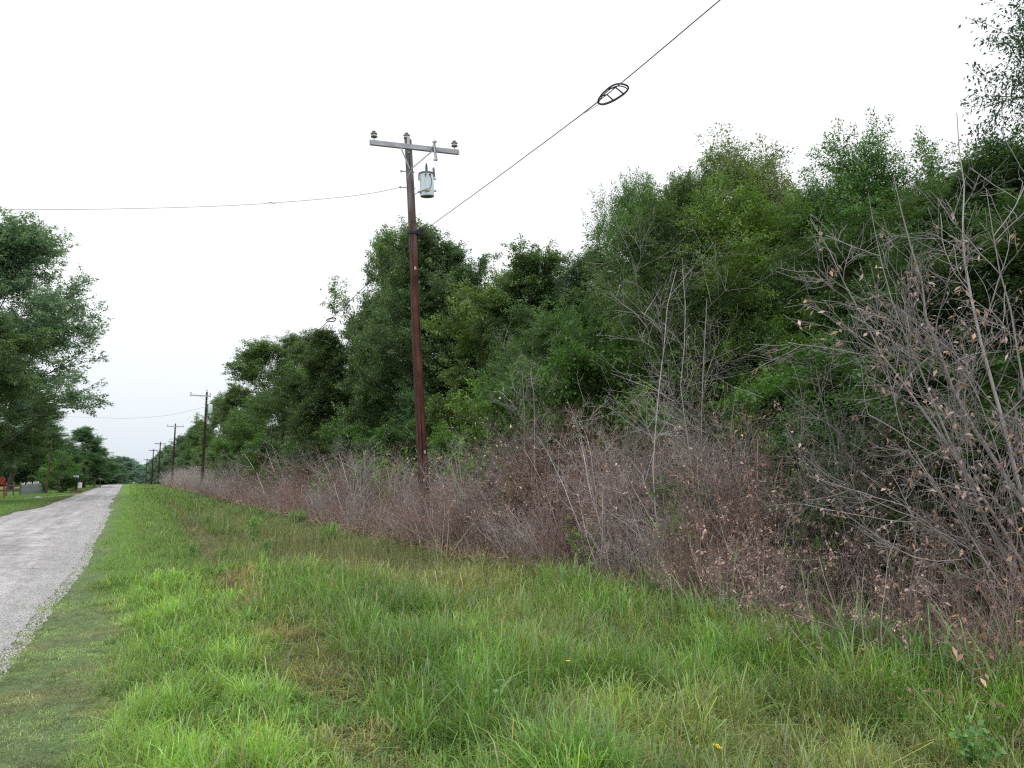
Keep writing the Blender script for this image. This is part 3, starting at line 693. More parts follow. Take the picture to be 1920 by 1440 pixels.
# ------------------------------------------------------------------ dead brush
GREY = (.40, .355, .35); BROWN = (.30, .205, .175); DARKB = (.13, .095, .085)
def make_brush(seed, H=2.6, stems=12, spread=.45, br=8, tw=5, cl=GREY, leaves=0, r=.012, wander=.07, leafcol=(.42, .32, .24), up=.35, fine=3, bl=(.14, .42)):
    rng = np.random.default_rng(seed)
    n = 9; S = np.zeros((stems, n, 3)); a = rng.uniform(0, 6.28, stems); l = np.abs(rng.normal(0, spread, stems))
    L = H*rng.uniform(.6, 1.08, stems)
    D = np.stack([np.cos(a)*l, np.sin(a)*l, np.ones(stems)], -1); D /= np.linalg.norm(D, axis=1)[:, None]
    S[:, 0, :2] = rng.normal(0, .22, (stems, 2)); S[:, 0, 2] = -.08
    for j in range(1, n):
        S[:, j] = S[:, j-1]+D*(L/(n-1))[:, None]; D = D+rng.normal(0, wander, (stems, 3)); D /= np.linalg.norm(D, axis=1)[:, None]
    Rr = (r*rng.uniform(.6, 1.2, stems))[:, None]*np.linspace(1, .3, n)[None]
    P1, R1, _ = grow(S, Rr, br, (.15, .97), (R(22), R(62)), (H*bl[0], H*bl[1]), 6, rng, up=up, wander=.13, rr=.65)
    P2, R2, _ = grow(P1, R1, tw, (.15, 1), (R(20), R(65)), (H*.06, H*.2), 4, rng, up=.2, wander=.16, rr=.7)
    P3, R3, _ = grow(P2, R2, fine, (.2, 1), (R(20), R(70)), (H*.03, H*.09), 3, rng, up=.1, wander=.16, rr=.8)
    def cc(P, k): return np.repeat((np.asarray(cl)[None]*(k*rng.uniform(.35, 1.7, len(P)))[:, None])[:, None], P.shape[1]*3, 1).reshape(-1, 3)
    mn = .0022
    parts = [(*tubes(S, np.maximum(Rr, mn), 3), cc(S, 1.5 if bl[1] > .3 else .95)), (*tubes(P1, np.maximum(R1, mn), 3), cc(P1, 1.0)), (*tubes(P2, np.maximum(R2, mn*.9), 3), cc(P2, 1.0)), (*tubes(P3, np.maximum(R3, mn*.75), 3), cc(P3, 1.0))]
    V, F_, C_ = join(parts)
    tw_ = np_mesh('twigs', V, F_, M_twig, C_)
    lm = None
    if leaves:
        k = rng.random(len(P2)) < .6
        V, F_, C_ = leaves_on(P2[k], leaves, rng, .06, .026, leafcol, .03, droop=.7, var=.35)
        lm = np_mesh('dry_leaves', V, F_, M_dryleaf, C_)
    return tw_, lm
BR = {
 'g1': make_brush(21, 2.4, 15, .35, 8, 4, GREY, 0, r=.014), 'g2': make_brush(22, 2.2, 17, .5, 7, 4, GREY, 1, r=.013),
 'b1': make_brush(23, 2.2, 20, .42, 7, 4, BROWN, 1, r=.013, leafcol=(.24, .16, .13)), 'b2': make_brush(24, 2.0, 22, .55, 7, 4, BROWN, 1, r=.013, leafcol=(.3, .2, .15)),
 'b3': make_brush(25, 2.4, 14, .4, 8, 5, DARKB, 1, r=.014, leafcol=(.5, .42, .35)),
 'l1': make_brush(26, 2.3, 10, .6, 8, 5, (.34, .28, .26), 7, leafcol=(.36, .28, .26)), 'l2': make_brush(27, 2.1, 9, .8, 9, 5, (.32, .27, .25), 7, leafcol=(.36, .28, .26), up=.1),
 'low': make_brush(28, 1.0, 16, .9, 5, 4, (.30, .22, .20), 2, r=.006, leafcol=(.3, .2, .16)),
 'tall': make_brush(29, 5.0, 6, .13, 9, 6, (.36, .33, .33), 0, r=.02, wander=.075, fine=3, bl=(.07, .24)),
 'tall2': make_brush(30, 4.0, 3, .10, 9, 5, (.26, .235, .235), 0, r=.015, wander=.085, fine=3, bl=(.07, .24)),
}
def put_brush(kind, x, y, s, label, group=None, sx=None, rz=0, name='dead_shrub', tilt=(0, 0), tone=(1, 1, 1)):
    tw_, lm = BR[kind]; root = thing(name, label, 'shrub' if 'tree' not in name and 'sapling' not in name else 'tree', (x, y, float(ground_z(x, y))), group)
    root.scale = (sx or s, sx or s, s); root.rotation_euler = (tilt[0], tilt[1], rz)
    o = obj('twigs', tw_, root); o.color = (*tone, 1)
    if lm: o = obj('dry_leaves', lm, root); o.color = (*tone, 1)
    return root
rnd = random.Random(4)
zones = [  # y0, y1, step, rows, kinds, label, group
 (2.0, 4.4, .9, 3, ['l2', 'l1', 'low', 'g2'], 'tangled dead shrub hung with dry tan leaves at the lower right', 'leaf-hung dead shrubs at the lower right'),
 (4.4, 7.2, .85, 3, ['l1', 'l2', 'l1', 'l2', 'b3'], 'dead shrub with curled tan leaves left of the tall dead tree', 'leaf-hung shrubs left of the dead tree'),
 (7.2, 10.4, .85, 4, ['g1', 'g2', 'g1', 'b1'], 'pale grey twiggy dead shrub right of the forked dead sapling', 'pale grey dead shrubs'),
 (10.4, 16.0, 1.0, 4, ['b1', 'g1', 'b3', 'b2', 'g2', 'l1'], 'brownish dead shrub in the thicket right of the utility pole', 'brown dead shrubs right of the pole'),
 (16.0, 19.0, 1.0, 3, ['g1', 'g2', 'b2'], 'greyish dead shrub crowding the foot of the utility pole', 'dead shrubs at the pole foot'),
 (19.0, 31.0, 1.8, 3, ['b1', 'b2', 'g1', 'g2'], 'brown dead shrub in the thicket just left of the utility pole', 'brown dead shrubs left of the pole'),
 (31.0, 62.0, 3.1, 2, ['b1', 'g1', 'g2', 'b2'], 'mauve-grey dead shrub in the strip between near and second pole', 'dead shrubs between the first two poles'),
 (62.0, 175.0, 4.6, 2, ['g1', 'g2', 'g1'], 'pale leafless shrub in the far strip beyond the second pole', 'far dead shrubs beyond the second pole')]
for y0, y1, st, rows, kinds, lab, grp in zones:
    y = y0
    while y < y1:
        for r_ in range(rows):
            front = 5.5+.6*float(sstep(3, 9, y))
            span = 3.3 if y < 60 else 2.8
            x = front+.35+span*(r_+rnd.uniform(-.1, .6))/rows + (.4 if y > 60 else 0)
            yy = y+rnd.uniform(-.4, .4)*st
            kd = kinds[rnd.randrange(len(kinds))]
            s = rnd.uniform(.7, 1.1)*(1.12 if r_ else .58)*(1.06 if y > 10.4 else (.95 if y > 7.2 else .92))
            if kd == 'low': s = rnd.uniform(.8, 1.2)
            s *= .60+.82*float(fbm(np.array([x*.5]), np.array([yy*.45]), 97, 2)[0])
            if r_ and rnd.random() < .2: continue
            if y > 31: s *= 1.15
            if math.hypot(x-6.6, yy-16.8) < .25: x += .5
            put_brush(kd, x, yy, s, lab, grp, sx=s*(1.0 if y < 31 else (1.3 if y < 62 else 1.7)), rz=rnd.uniform(0, 6.28))
        y += st
for px_, X_, kd_, s_ in ((780, 6.1, 'b1', .6), (812, 6.1, 'g1', .55), (830, 6.1, 'b2', .75), (760, 6.15, 'g2', .6)):
    g_ = at_X(px_, X_); put_brush(kd_, float(g_[0]), float(g_[1]), s_, 'greyish dead shrub crowding the foot of the utility pole', 'dead shrubs at the pole foot', rz=px_)
# standing-out dead saplings
def P_(px, X): g = at_X(px, X); return float(g[0]), float(g[1])
for px, X, kd, s, lab, rz in [(1318, 7.4, 'tall', .98, 'slender grey forked dead sapling standing before the dark hollow', 0.4),
                               (1000, 7.8, 'tall', .80, 'grey dead sapling with a broom of fine twigs right of the utility pole', 2.0),
                               (1040, 8.2, 'tall2', .85, 'thinner bare sapling just right of the broom-topped one', 1.0),
                               (1590, 7.2, 'tall2', .95, 'bare Y-forked sapling between the hollow and the tall dead tree', 3.3),
                               (1500, 7.0, 'tall2', .75, 'short bare sapling left of the Y-forked one', 5.0),
                               (1195, 7.4, 'tall2', .72, 'thin bare stem among the brown brush left of the forked sapling', 4.2),
                               (640, 7.8, 'tall2', .85, 'pale bare sapling rising from the brush left of the utility pole', .8),
                               (800, 6.2, 'tall2', .62, 'bare pale sapling leaning against the foot of the utility pole', 2.6),
                               (1385, 7.0, 'tall2', .6, 'pale bare sapling right of the slender forked one', 5.6)]:
    x, y = P_(px, X); put_brush(kd, x, y, s, lab, rz=rz, name='dead_sapling')
def bare_stems(px, py, lab, seed, n=5, H=1.1, lean=-.35):
    rng = np.random.default_rng(seed); g = at_z(px, py, .22); root = thing('dry_weed', lab, 'dry weed', (g[0], g[1], float(ground_z(g[0], g[1]))-.03))
    S = np.zeros((n, 8, 3)); S[:, 0, :2] = rng.normal(0, .12, (n, 2)); D = _rt[None]*(lean+rng.normal(0, .22, (n, 1)))+np.array([[0, 0, 1.0]])+rng.normal(0, .1, (n, 3))
    D /= np.linalg.norm(D, axis=1)[:, None]; L_ = H*rng.uniform(.6, 1.15, n)
    for j in range(1, 8): S[:, j] = S[:, j-1]+D*(L_/7)[:, None]; D = D+rng.normal(0, .07, (n, 3)); D /= np.linalg.norm(D, axis=1)[:, None]
    Rr = np.ones((n, 1))*.0065*np.linspace(1, .35, 8)[None]; P1, R1, _ = grow(S, Rr, 3, (.3, .95), (R(20), R(45)), (.12*H, .35*H), 5, rng, up=.2, wander=.08)
    V, F_, C_ = join([(*tubes(S, Rr, 5), (.52, .45, .40)), (*tubes(P1, np.maximum(R1, .0018), 3), (.46, .39, .35))]); obj('twigs', np_mesh('twigs', V, F_, M_twig, C_), root)
for k_, (px, py, lab, n_, H_, ln_) in enumerate([(1610, 1205, 'cluster of pale bare stems leaning left at the brush edge beside the bright clumps', 7, 1.15, -.3), (1835, 1225, 'single pale upright stems near the right edge', 2, 1.0, -.02), (1375, 1120, 'thin pale stems fanning out at the right end of the lush rise', 6, 1.0, -.4),
                                                 (830, 1030, 'pale broken stems at the front of the brush right of the pole foot', 6, 1.3, -.2), (1030, 1045, 'crossing pale stems just right of the pale broken branch', 5, 1.3, -.4), (1720, 1150, 'pale stems crossing above the reddish fallen leaves', 6, .9, -.6)]):
    bare_stems(px, py, lab, 400+k_, n_, H_, ln_)
# the tall dead tree at the right edge
def dead_tree():
    rng = np.random.default_rng(61)
    x, y = P_(1985, 6.8); root = thing('dead_tree', 'tall bare grey dead tree with many stems at the right edge', 'tree', (x, y, float(ground_z(x, y))-.05))
    # stems: direction in camera right / depth, height
    cfg = [(-.22, .1, 5.3, .034), (-.10, .05, 5.9, .032), (-.34, .0, 4.8, .024), (-.55, .15, 3.8, .017), (.1, .1, 5.8, .032), (-.32, -.2, 4.4, .022), (-.62, -.1, 3.2, .013), (.3, -.1, 4.6, .026), (-.16, .3, 5.0, .022), (-.45, .1, 3.2, .014), (-.75, .1, 2.6, .011)]
    n = 14; S = []; Rr = []
    for a, b, L, r in cfg:
        L *= .93; r *= .78
        D = _rt*a+np.array([_fw[0], _fw[1], 0])*b+np.array([0, 0, 1.0]); D /= np.linalg.norm(D); P = [np.array([rng.normal(0, .12), rng.normal(0, .12), 0])]
        for j in range(n-1):
            P.append(P[-1]+D*L/(n-1)); D = D+rng.normal(0, .085, 3); D[2] += .045; D /= np.linalg.norm(D)
        S.append(P); Rr.append(r*np.linspace(1, .16, n))
    S = np.array(S); Rr = np.array(Rr); cb = np.array([.34, .31, .315])
    P1, R1, _ = grow(S, Rr, 10, (.15, .98), (R(22), R(55)), (.3, 1.0), 8, rng, up=.3, wander=.09, rr=.5)
    P2, R2, _ = grow(P1, R1, 6, (.12, 1), (R(20), R(60)), (.15, .55), 5, rng, up=.2, wander=.12, rr=.6)
    P3, R3, _ = grow(P2, R2, 3, (.2, 1), (R(20), R(65)), (.08, .28), 3, rng, up=.2, wander=.14, rr=.7)
    def cc(P, s, k=1): return np.repeat((cb[None]*(k*rng.uniform(.75, 1.25, len(P)))[:, None])[:, None], P.shape[1]*s, 1).reshape(-1, 3)
    V, F_, C_ = join([(*tubes(S, Rr, 6), cc(S, 6))]); obj('trunk', np_mesh('trunk', V, F_, M_twig, C_, True), root)
    V, F_, C_ = join([(*tubes(P1, np.maximum(R1, .004), 4), cc(P1, 4)), (*tubes(P2, np.maximum(R2, .003), 3), cc(P2, 3, .9)), (*tubes(P3, np.maximum(R3, .002), 3), cc(P3, 3, .85))])
    obj('branches', np_mesh('branches', V, F_, M_twig, C_), root)
    k = (P2[:, 0, 2] < 3.6) & (rng.random(len(P2)) < .55)
    V, F_, C_ = leaves_on(P2[k], 4, rng, .065, .026, (.30, .24, .235), .03, droop=1.0, var=.35)
    obj('dry_leaves', np_mesh('dry_leaves', V, F_, M_dryleaf, C_), root)
dead_tree()

# low tangle of dry stems, litter and vines under the brush: nobody could count it
def undergrowth():
    rng = np.random.default_rng(33); n = 26000
    y = 1.5+np.exp(rng.uniform(math.log(1.0), math.log(150), n))
    kp = rng.random(n) < .30+.70*sstep(6, 9.5, y); y = y[kp]; n = len(y)
    front = 5.45+.55*sstep(3, 9, y)
    x = front+rng.random(n)**1.1*(1.7+2.5*sstep(7, 11, y))
    z = ground_z(x, y); r = np.hypot(x, y)
    L = rng.uniform(.25, 1.15, n)*(.7+.6*rng.random(n)); L = np.where(rng.random(n) < .15, L*1.5, L)
    a = rng.uniform(0, 6.28, n); t = np.abs(rng.normal(0, .6, n))
    D = np.stack([np.cos(a)*np.sin(t), np.sin(a)*np.sin(t), np.cos(t)], -1); P = np.zeros((n, 5, 3)); P[:, 0] = np.stack([x, y, z-.02], -1)
    for j in range(1, 5):
        P[:, j] = P[:, j-1]+D*(L/4)[:, None]; D = D+rng.normal(0, .17, (n, 3)); D[:, 2] -= .07; D /= np.linalg.norm(D, axis=1)[:, None]
    P[:, 1:, 2] = np.maximum(P[:, 1:, 2], z[:, None]+.01)
    Rr = np.maximum(.0018, r*.00017)[:, None]*np.linspace(1.2, .5, 5)[None]
    V, F_ = tubes(P, Rr, 3)
    g = rng.random(n)[:, None]; c = np.array([[.46, .39, .36]])*g+np.array([[.31, .215, .18]])*(1-g); c = c*rng.uniform(.55, 1.35, (n, 1))
    C_ = np.repeat(c[:, None], 15, 1).reshape(-1, 3)
    # leaf litter
    m = 60000; yy = 1.5+np.exp(rng.uniform(math.log(1.0), math.log(60), m)); xx = 4.95+1.0*sstep(3, 9, yy)+rng.random(m)*(1.8+2.2*sstep(7, 11, yy)); zz = ground_z(xx, yy)+np.abs(rng.normal(0, .10, m))
    Q = np.stack([xx, yy, zz], -1); A = rng.normal(0, 1, (m, 3))*[1, 1, .5]; A /= np.linalg.norm(A, axis=1)[:, None]; B = np.cross(A, rng.normal(0, 1, (m, 3))); B /= np.linalg.norm(B, axis=1)[:, None]
    s = (rng.uniform(.015, .035, m)*(1+yy*.03))[:, None]
    V2 = np.stack([Q-A*s, Q+B*s*.45, Q+A*s, Q-B*s*.45], 1).reshape(-1, 3); F2 = np.arange(len(V2)).reshape(-1, 4)+len(V)
    c2 = np.repeat(np.array([[.40, .255, .205]])*rng.uniform(.5, 1.5, (m, 1)), 4, 0)
    return np_mesh('dry_undergrowth', np.r_[V, V2], np.r_[F_, F2], M_twig, np.r_[C_, c2])
tag(obj('dry_undergrowth', undergrowth()), 'knee-high tangle of dry stems and fallen leaves under the dead shrubs', 'undergrowth', kind='stuff')

# ------------------------------------------------------------------ tall grass clumps and leafy plants
def make_clump(seed, n=260, h=.62, w=.011, c=(.12, .31, .05), rad=.3):
    rng = np.random.default_rng(seed); x = rng.normal(0, rad*.5, n); y = rng.normal(0, rad*.5, n)
    cc = np.array(c)[None]*rng.uniform(.65, 1.35, (n, 1)); tn = rng.random(n) < .08; cc[tn] = (.33, .29, .16)
    return blades('blades', x, y, h*rng.lognormal(-.1, .28, n), w*rng.uniform(.6, 1.3, n), cc, rng, 2, .55, z=np.zeros(n))
CL = [make_clump(201, 300, .62, .014, (.22, .38, .11)), make_clump(202, 380, .62, .012, (.21, .34, .12), .42), make_clump(203, 130, .66, .022, (.19, .36, .10), .24)]
clumps = [(1070, 1075, .5, 0, .75, 'arching bright grass clump at the left of the lush rise before the brush'), (1180, 1040, .5, 1, .75, 'tall grass clump on the lush rise below the small yellow-green weed'),
          (1260, 1090, .4, 1, .8, 'dense tall grass clump right of the lush rise'), (1130, 1110, .35, 0, .7, 'low arching grass clump in front of the lush rise'),
          (1330, 1130, .4, 1, .75, 'feathery grass clump beside the edge of the brown brush'), (1560, 1180, .35, 2, .7, 'broad-bladed grass clump left of the reddish fallen leaves'),
          (1625, 1175, .35, 2, .75, 'upright broad-bladed grass clump against the pale bare stems'), (1745, 1215, .35, 2, .7, 'broad-bladed clump right of the reddish fallen leaves'),
          (1870, 1235, .35, 1, .8, 'grass clump at the right edge under the dead brush'), (620, 985, .3, 2, .75, 'light green clump standing before the brush left of the utility pole'),
          (560, 960, .3, 1, .7, 'small clump at the far end of the tall grass left of the pole'), (1420, 1170, .3, 1, .75, 'soft grass clump halfway along the lower right slope')]
def grass_ground(px, py, z): p = at_z(px, py, z); return float(p[0]), float(p[1])
for px, py, zt, kd, s, lab in clumps:
    x, y = grass_ground(px, py, .26)
    t = thing('grass_clump', lab, 'grass clump', (x, y, float(ground_z(x, y)))); t.scale = (s*1.3, s*1.3, s); t.rotation_euler = (0, 0, px)
    obj('blades', CL[kd], t)
# leafy weeds (stem + leaves)
def make_weed(seed, H=.7, c=(.13, .32, .05), per=9, stems=6, leaf=(.07, .03)):
    rng = np.random.default_rng(seed); S = np.zeros((stems, 6, 3)); a = rng.uniform(0, 6.28, stems)
    for j in range(6): S[:, j] = np.stack([np.cos(a)*.05*j*H, np.sin(a)*.05*j*H, np.ones(stems)*H*j/5*1.0], -1)*rng.uniform(.85, 1.1, (stems, 1))
    Rr = np.ones((stems, 6))*.004
    P1, R1, _ = grow(S, Rr, 7, (.2, 1), (R(30), R(70)), (.1*H, .32*H), 4, rng, up=.3)
    w = join([(*tubes(S, Rr, 4), np.array([.10, .16, .05])), (*tubes(P1, R1, 3), np.array([.10, .16, .05]))])
    lv = leaves_on(P1, per, rng, leaf[0], leaf[1], c, .03, droop=.0)
    return np_mesh('stem', w[0], w[1], M_twig, w[2]), np_mesh('leaves', *lv[:2], M_grass, lv[2])
WD = [make_weed(301, .8, (.21, .40, .05), 10), make_weed(302, .7, (.10, .25, .06), 8, 4, (.11, .035)), make_weed(303, .35, (.09, .22, .07), 7, 5, (.05, .03))]
for px, py, z, kd, s, lab in [(1192, 1010, .3, 0, .8, 'yellow-green leafy weed in front of the brown brush'), (475, 1015, .0, 1, .85, 'dark lance-leaved weed standing out of the grass left of the pole'),
                              (500, 1040, 0, 2, .9, 'low leafy weed beside the lance-leaved weed'), (870, 1240, 0, 2, .8, 'small leafy weed in the middle of the foreground grass'),
                              (925, 1400, 0, 2, .9, 'dark leafy weed patch at the bottom centre'), (360, 1050, 0, 2, .8, 'low weed on the bright mown strip'), (1830, 1390, .1, 2, 1.0, 'leafy weed near the lower right corner')]:
    x, y = grass_ground(px, py, z); t = thing('leafy_weed', lab, 'weed', (x, y, float(ground_z(x, y)))); t.scale = (s, s, s)
    obj('stem', WD[kd][0], t); obj('leaves', WD[kd][1], t)
# ferny green plants among the brush by the pole
for px, X, s, lab in [(735, 7.6, 1.9, 'ferny green plant in the brush left of the pole foot'), (880, 7.6, 2.0, 'ferny green plant in the brush right of the pole foot'), (690, 8.0, 2.0, 'leafy green plant in the brush further left of the pole')]:
    x, y = P_(px, X); t = thing('leafy_plant', lab, 'plant', (x, y, float(ground_z(x, y)))); t.scale = (s, s, s*1.35)
    obj('stem', WD[0][0], t); o = obj('leaves', WD[0][1], t); o.color = (.5, .6, .9, 1)
for px, X, s, lab in [(600, 7.4, 1.7, 'green weed poking out of the mauve-grey brush left of the pole'), (1090, 6.5, 1.0, 'small green weed inside the reddish brown thicket'), (1265, 6.9, 1.3, 'green weed between the brown and the pale grey brush'),
                      (1520, 7.0, 1.2, 'green weed at the back of the leaf-hung brush'), (1700, 7.2, 1.0, 'green weed in the gap behind the reddish leaves'), (1810, 7.3, 1.1, 'green weed low behind the dead tree stems'), (960, 7.5, 1.9, 'green weed behind the broom-topped sapling')]:
    x, y = P_(px, X); t = thing('leafy_plant', lab, 'plant', (x, y, float(ground_z(x, y)))); t.scale = (s, s, s); t.rotation_euler = (0, 0, px)
    obj('stem', WD[0][0], t); o = obj('leaves', WD[0][1], t); o.color = (.45, .55, .8, 1)
# wildflowers
M_yel = pmat('yellow_petals', (.75, .5, .02), (.85, .62, .05), .6); M_wf = pmat('white_petals', (.6, .58, .52), (.75, .74, .7), .6); M_stem = pmat('green_stem', (.08, .16, .04), (.12, .2, .05), .7)
def flower(px, py, h, mat, kind, lab):
    x, y = grass_ground(px, py, h); gz = float(ground_z(x, y)); t = thing('wildflower', lab, 'flower', (x, y, gz))
    H = h-gz
    MB().tube([(0, 0, 0), (.01, 0, H*.5), (0, 0, H)], .0018, 5).build('stem', M_stem, t)
    m = MB()
    if kind == 'daisy':
        for k in range(8):
            a = k*math.pi/4; u = np.array([math.cos(a), math.sin(a), .25]); v = np.array([-math.sin(a), math.cos(a), 0])
            m.add([u*.003, u*.012+v*.006, u*.021, u*.012-v*.006], [(0, 1, 2, 3)])
        m.lathe([(.001, 0), (.005, .002), (.004, .005), (.001, .006)], n=8)
    else:
        for k in range(26):
            z = 1-2*(k+.5)/26; a = k*2.4; q = math.sqrt(1-z*z); u = np.array([q*math.cos(a), q*math.sin(a), z]); v = np.cross(u, [0.1, .2, 1]); v /= np.linalg.norm(v)
            m.add([u*.003-v*.002, u*.003+v*.002, u*.013+v*.001], [(0, 1, 2)])
    m.build('petals', mat, t, loc=(0, 0, H))
for px, py, h, m_, kd, lab in [(1343, 1398, .22, M_yel, 'daisy', 'left flower of the yellow pair near the bottom'), (1349, 1403, .2, M_yel, 'daisy', 'right flower of the yellow pair near the bottom'),
                               (865, 1172, .25, M_yel, 'daisy', 'yellow flower alone in the middle of the grass'), (1309, 1400, .25, M_wf, 'ball', 'round white clover head left of the yellow pair'),
                               (835, 1250, .22, M_wf, 'ball', 'white clover head below the lone yellow flower'), (870, 1218, .25, M_wf, 'ball', 'white clover head right of centre under the lone yellow flower'), (945, 1333, .25, M_wf, 'ball', 'white clover head in the bottom middle of the grass'), (1065, 1240, .3, M_yel, 'daisy', 'tiny yellow flower right of the clover heads')]:
    flower(px, py, h, m_, kd, lab)
# fallen log at the brush edge
x, y = grass_ground(935, 1018, .0); t = thing('fallen_branch', 'pale broken branch lying at the front edge of the brown brush', 'branch', (x, y, float(ground_z(x, y))+.2))
M_log = pmat('dead_wood', (.28, .22, .18), (.42, .35, .3), .9, 12, bump=.5)
MB().tube([(-.33, .05, -.05), (-.1, .0, .02), (.12, -.03, .07), (.36, .02, .1)], [.035, .05, .045, .028], 8).tube([(.05, -.02, .06), (.2, -.12, .16), (.3, -.18, .2)], [.02, .014, .006], 6).build('bough', M_log, t, True)

# ------------------------------------------------------------------ near utility pole
D0 = float(np.dot(at_z(800, 1013, 0)-CAM, _fw))
pb = at_depth(800, 1013, D0); pt = at_depth(765, 262, D0*.985)
pb[2] = float(ground_z(pb[0], pb[1]))-.3
ax = pt-pb; PL = float(np.linalg.norm(ax)); ax /= PL
# local frame: z along the pole, x along the arm
a1 = at_depth(685, 273, 1); a2 = at_depth(849, 291, 1); 
d0 = float(np.dot(at_depth(767, 281, D0)-CAM, _fw))
best = None
for dl in np.linspace(-1.5, 2.5, 401):
    A = at_depth(685, 273, d0-dl*.5); B = at_depth(849, 291, d0+dl*.5); v = (B-A)/np.linalg.norm(B-A); e = abs(np.dot(v, ax))
    if best is None or e < best[0]: best = (e, A, B)
v = best[2]-best[1]; armL = float(np.linalg.norm(v)); vx = v/armL; vx = vx-ax*np.dot(vx, ax); vx /= np.linalg.norm(vx); vy = np.cross(ax, vx)
Mx = Matrix(((vx[0], vy[0], ax[0]), (vx[1], vy[1], ax[1]), (vx[2], vy[2], ax[2])))
pole = thing('utility_pole', 'near wooden utility pole leaning left, reddish brown, with a crossarm and a pale transformer', 'utility pole', pb)
pole.rotation_euler = Mx.to_euler()
def pl(px, py, dd=0.0):   # a photo point as pole-local coordinates
    q = at_depth(px, py, D0*.99+dd)-pb; return np.array([np.dot(q, vx), np.dot(q, vy), np.dot(q, ax)])
zs = np.linspace(0, PL, 40); rngp = np.random.default_rng(2)
rad = np.interp(zs, [0, PL], [.142, .088])
m = MB(); m.tube(np.stack([.012*np.sin(zs*.9), .01*np.sin(zs*.6+1), zs], -1), rad, 20); m.build('post', M_pole, pole, True)
zarm = pl(767, 281)[2]; sy = -1   # camera side is -vy
if np.dot(vy, _fw) < 0: sy = 1
ya = sy*.155
xo = float(np.dot((best[1]+best[2])/2-pb, vx)) - 0
MB().box((xo, ya, zarm), (armL, .095, .12), bev=.008).build('crossarm', M_arm, pole)
def brace(x0, z0, x1, z1):
    p0 = np.array([x0, ya+sy*.055, z0]); p1 = np.array([x1, sy*.115, z1]); d = p1-p0; L_ = np.linalg.norm(d); d /= L_; n_ = np.array([0, 1.0, 0]); n_ -= d*np.dot(n_, d); n_ /= np.linalg.norm(n_); w_ = np.cross(d, n_)
    MB().box((p0+p1)/2, (L_, .008, .032), np.stack([d, n_, w_], 1)).build('brace', M_galv, pole)
brace(xo-.42, zarm-.03, -.03, zarm-.52); brace(xo+.45, zarm-.03, .04, zarm-.50)
def insulator(x, y, z):
    MB().tube([(x, y, z-.16), (x, y, z+.02)], .011, 8).build('pin', M_galv, pole)
    o = MB().lathe([(.02, -.005), (.068, -.005), (.083, .008), (.08, .026), (.045, .04), (.04, .055), (.074, .06), (.085, .078), (.08, .095), (.042, .108), (.036, .12), (.045, .128), (.045, .14), (.03, .15), (.008, .152)], (x, y, z), n=20).build('insulator', M_porc, pole, True)
    MB().lathe([(.046, .03), (.066, .032), (.066, .06), (.046, .062)], (x, y, z), n=20).build('glaze_band', M_white, o, True)
insulator(xo-armL/2+.11, ya, zarm+.135); insulator(xo+armL/2-.11, ya, zarm+.135); insulator(-.03, 0, PL+.02)
# pole-top bracket
MB().box((-.03, sy*.10, PL-.15), (.07, .012, .42), bev=.003).tube([(-.03, sy*.10, PL-.05), (-.03, sy*.10, PL+.0), (-.03, .0, PL+.04)], .011, 6).build('top_bracket', M_galv, pole)
# fused cutout
cx = pl(813, 285)[0]
MB().tube([(cx, ya+sy*.11, zarm+.14), (cx+.02, ya+sy*.14, zarm-.30)], [.032, .03], 10).build('cutout_insulator', M_porc, pole, True)
MB().tube([(cx-.05, ya+sy*.2, zarm+.12), (cx-.02, ya+sy*.22, zarm-.28)], .012, 8).box((cx, ya+sy*.15, zarm+.15), (.1, .11, .03)).box((cx, ya+sy*.17, zarm-.3), (.09, .11, .03)).box((cx-.03, ya+sy*.07, zarm+.04), (.05, .1, .04)).tube([(cx, ya+sy*.11, zarm+.15), (cx+.02, ya+sy*.11, zarm+.22)], .01, 6).build('cutout_fuse', M_white, pole)
# transformer tank
tcx, tcy, tcz = pl(794.5, 353); tcy = sy*.30; tr_ = .172; th = .60
pxs = pl(795, 353)[0]
z0 = pl(795, 372)[2]; z1 = pl(795, 330)[2]
tank = MB().lathe([(.165, z0), (.172, z0+.01), (tr_, z0+.03), (tr_, z1-.02), (.165, z1)], (pxs, tcy, 0), n=32).build('transformer', M_tank, pole, True)
tag(tank, 'pale blue-grey cylindrical transformer tank')
MB().lathe([(.155, z0-.006), (.166, z0-.002), (.166, z0-.001)], (pxs, tcy, 0), n=32).build('tank_base', M_tankdark, tank)
MB().lathe([(.18, z1-.012), (.192, z1-.005), (.192, z1+.014), (.16, z1+.03), (.08, z1+.05), (.01, z1+.055)], (pxs, tcy, 0), n=32).build('lid', M_tankdark, tank, True)
MB().lathe([(.022, 0), (.04, .03), (.022, .045), (.04, .075), (.022, .09), (.036, .12), (.02, .135), (.032, .16), (.016, .175), (.014, .22)], (pxs+.01, tcy, z1+.05), n=12).build('bushing', M_porc, tank, True)
MB().tube([(pxs+.19, tcy+sy*.03, z1-.06), (pxs+.185, tcy+sy*.03, z1+.13)], [.035, .028], 10).lathe([(.03, 0), (.022, .03), (.004, .04)], (pxs+.185, tcy+sy*.03, z1+.13), n=10).build('lightning_arrester', M_porc, tank, True)
for zz, nm in ((z1-.10, 1), (z0+.16, 1)):
    MB().box((pxs+.20, tcy, zz), (.09, .07, .045), bev=.006).build('lug', M_tank, tank)
    MB().box((pxs-.0, tcy*.55, zz-.02), (.12, .22, .05)).build('mounting_bracket', M_galv, tank)
MB().box((pxs-.19, tcy, z1-.10), (.05, .05, .14)).box((pxs-.17, tcy, z0+.1), (.12, .08, .05)).build('side_terminal', M_galv, tank)
fy = tcy+sy*tr_
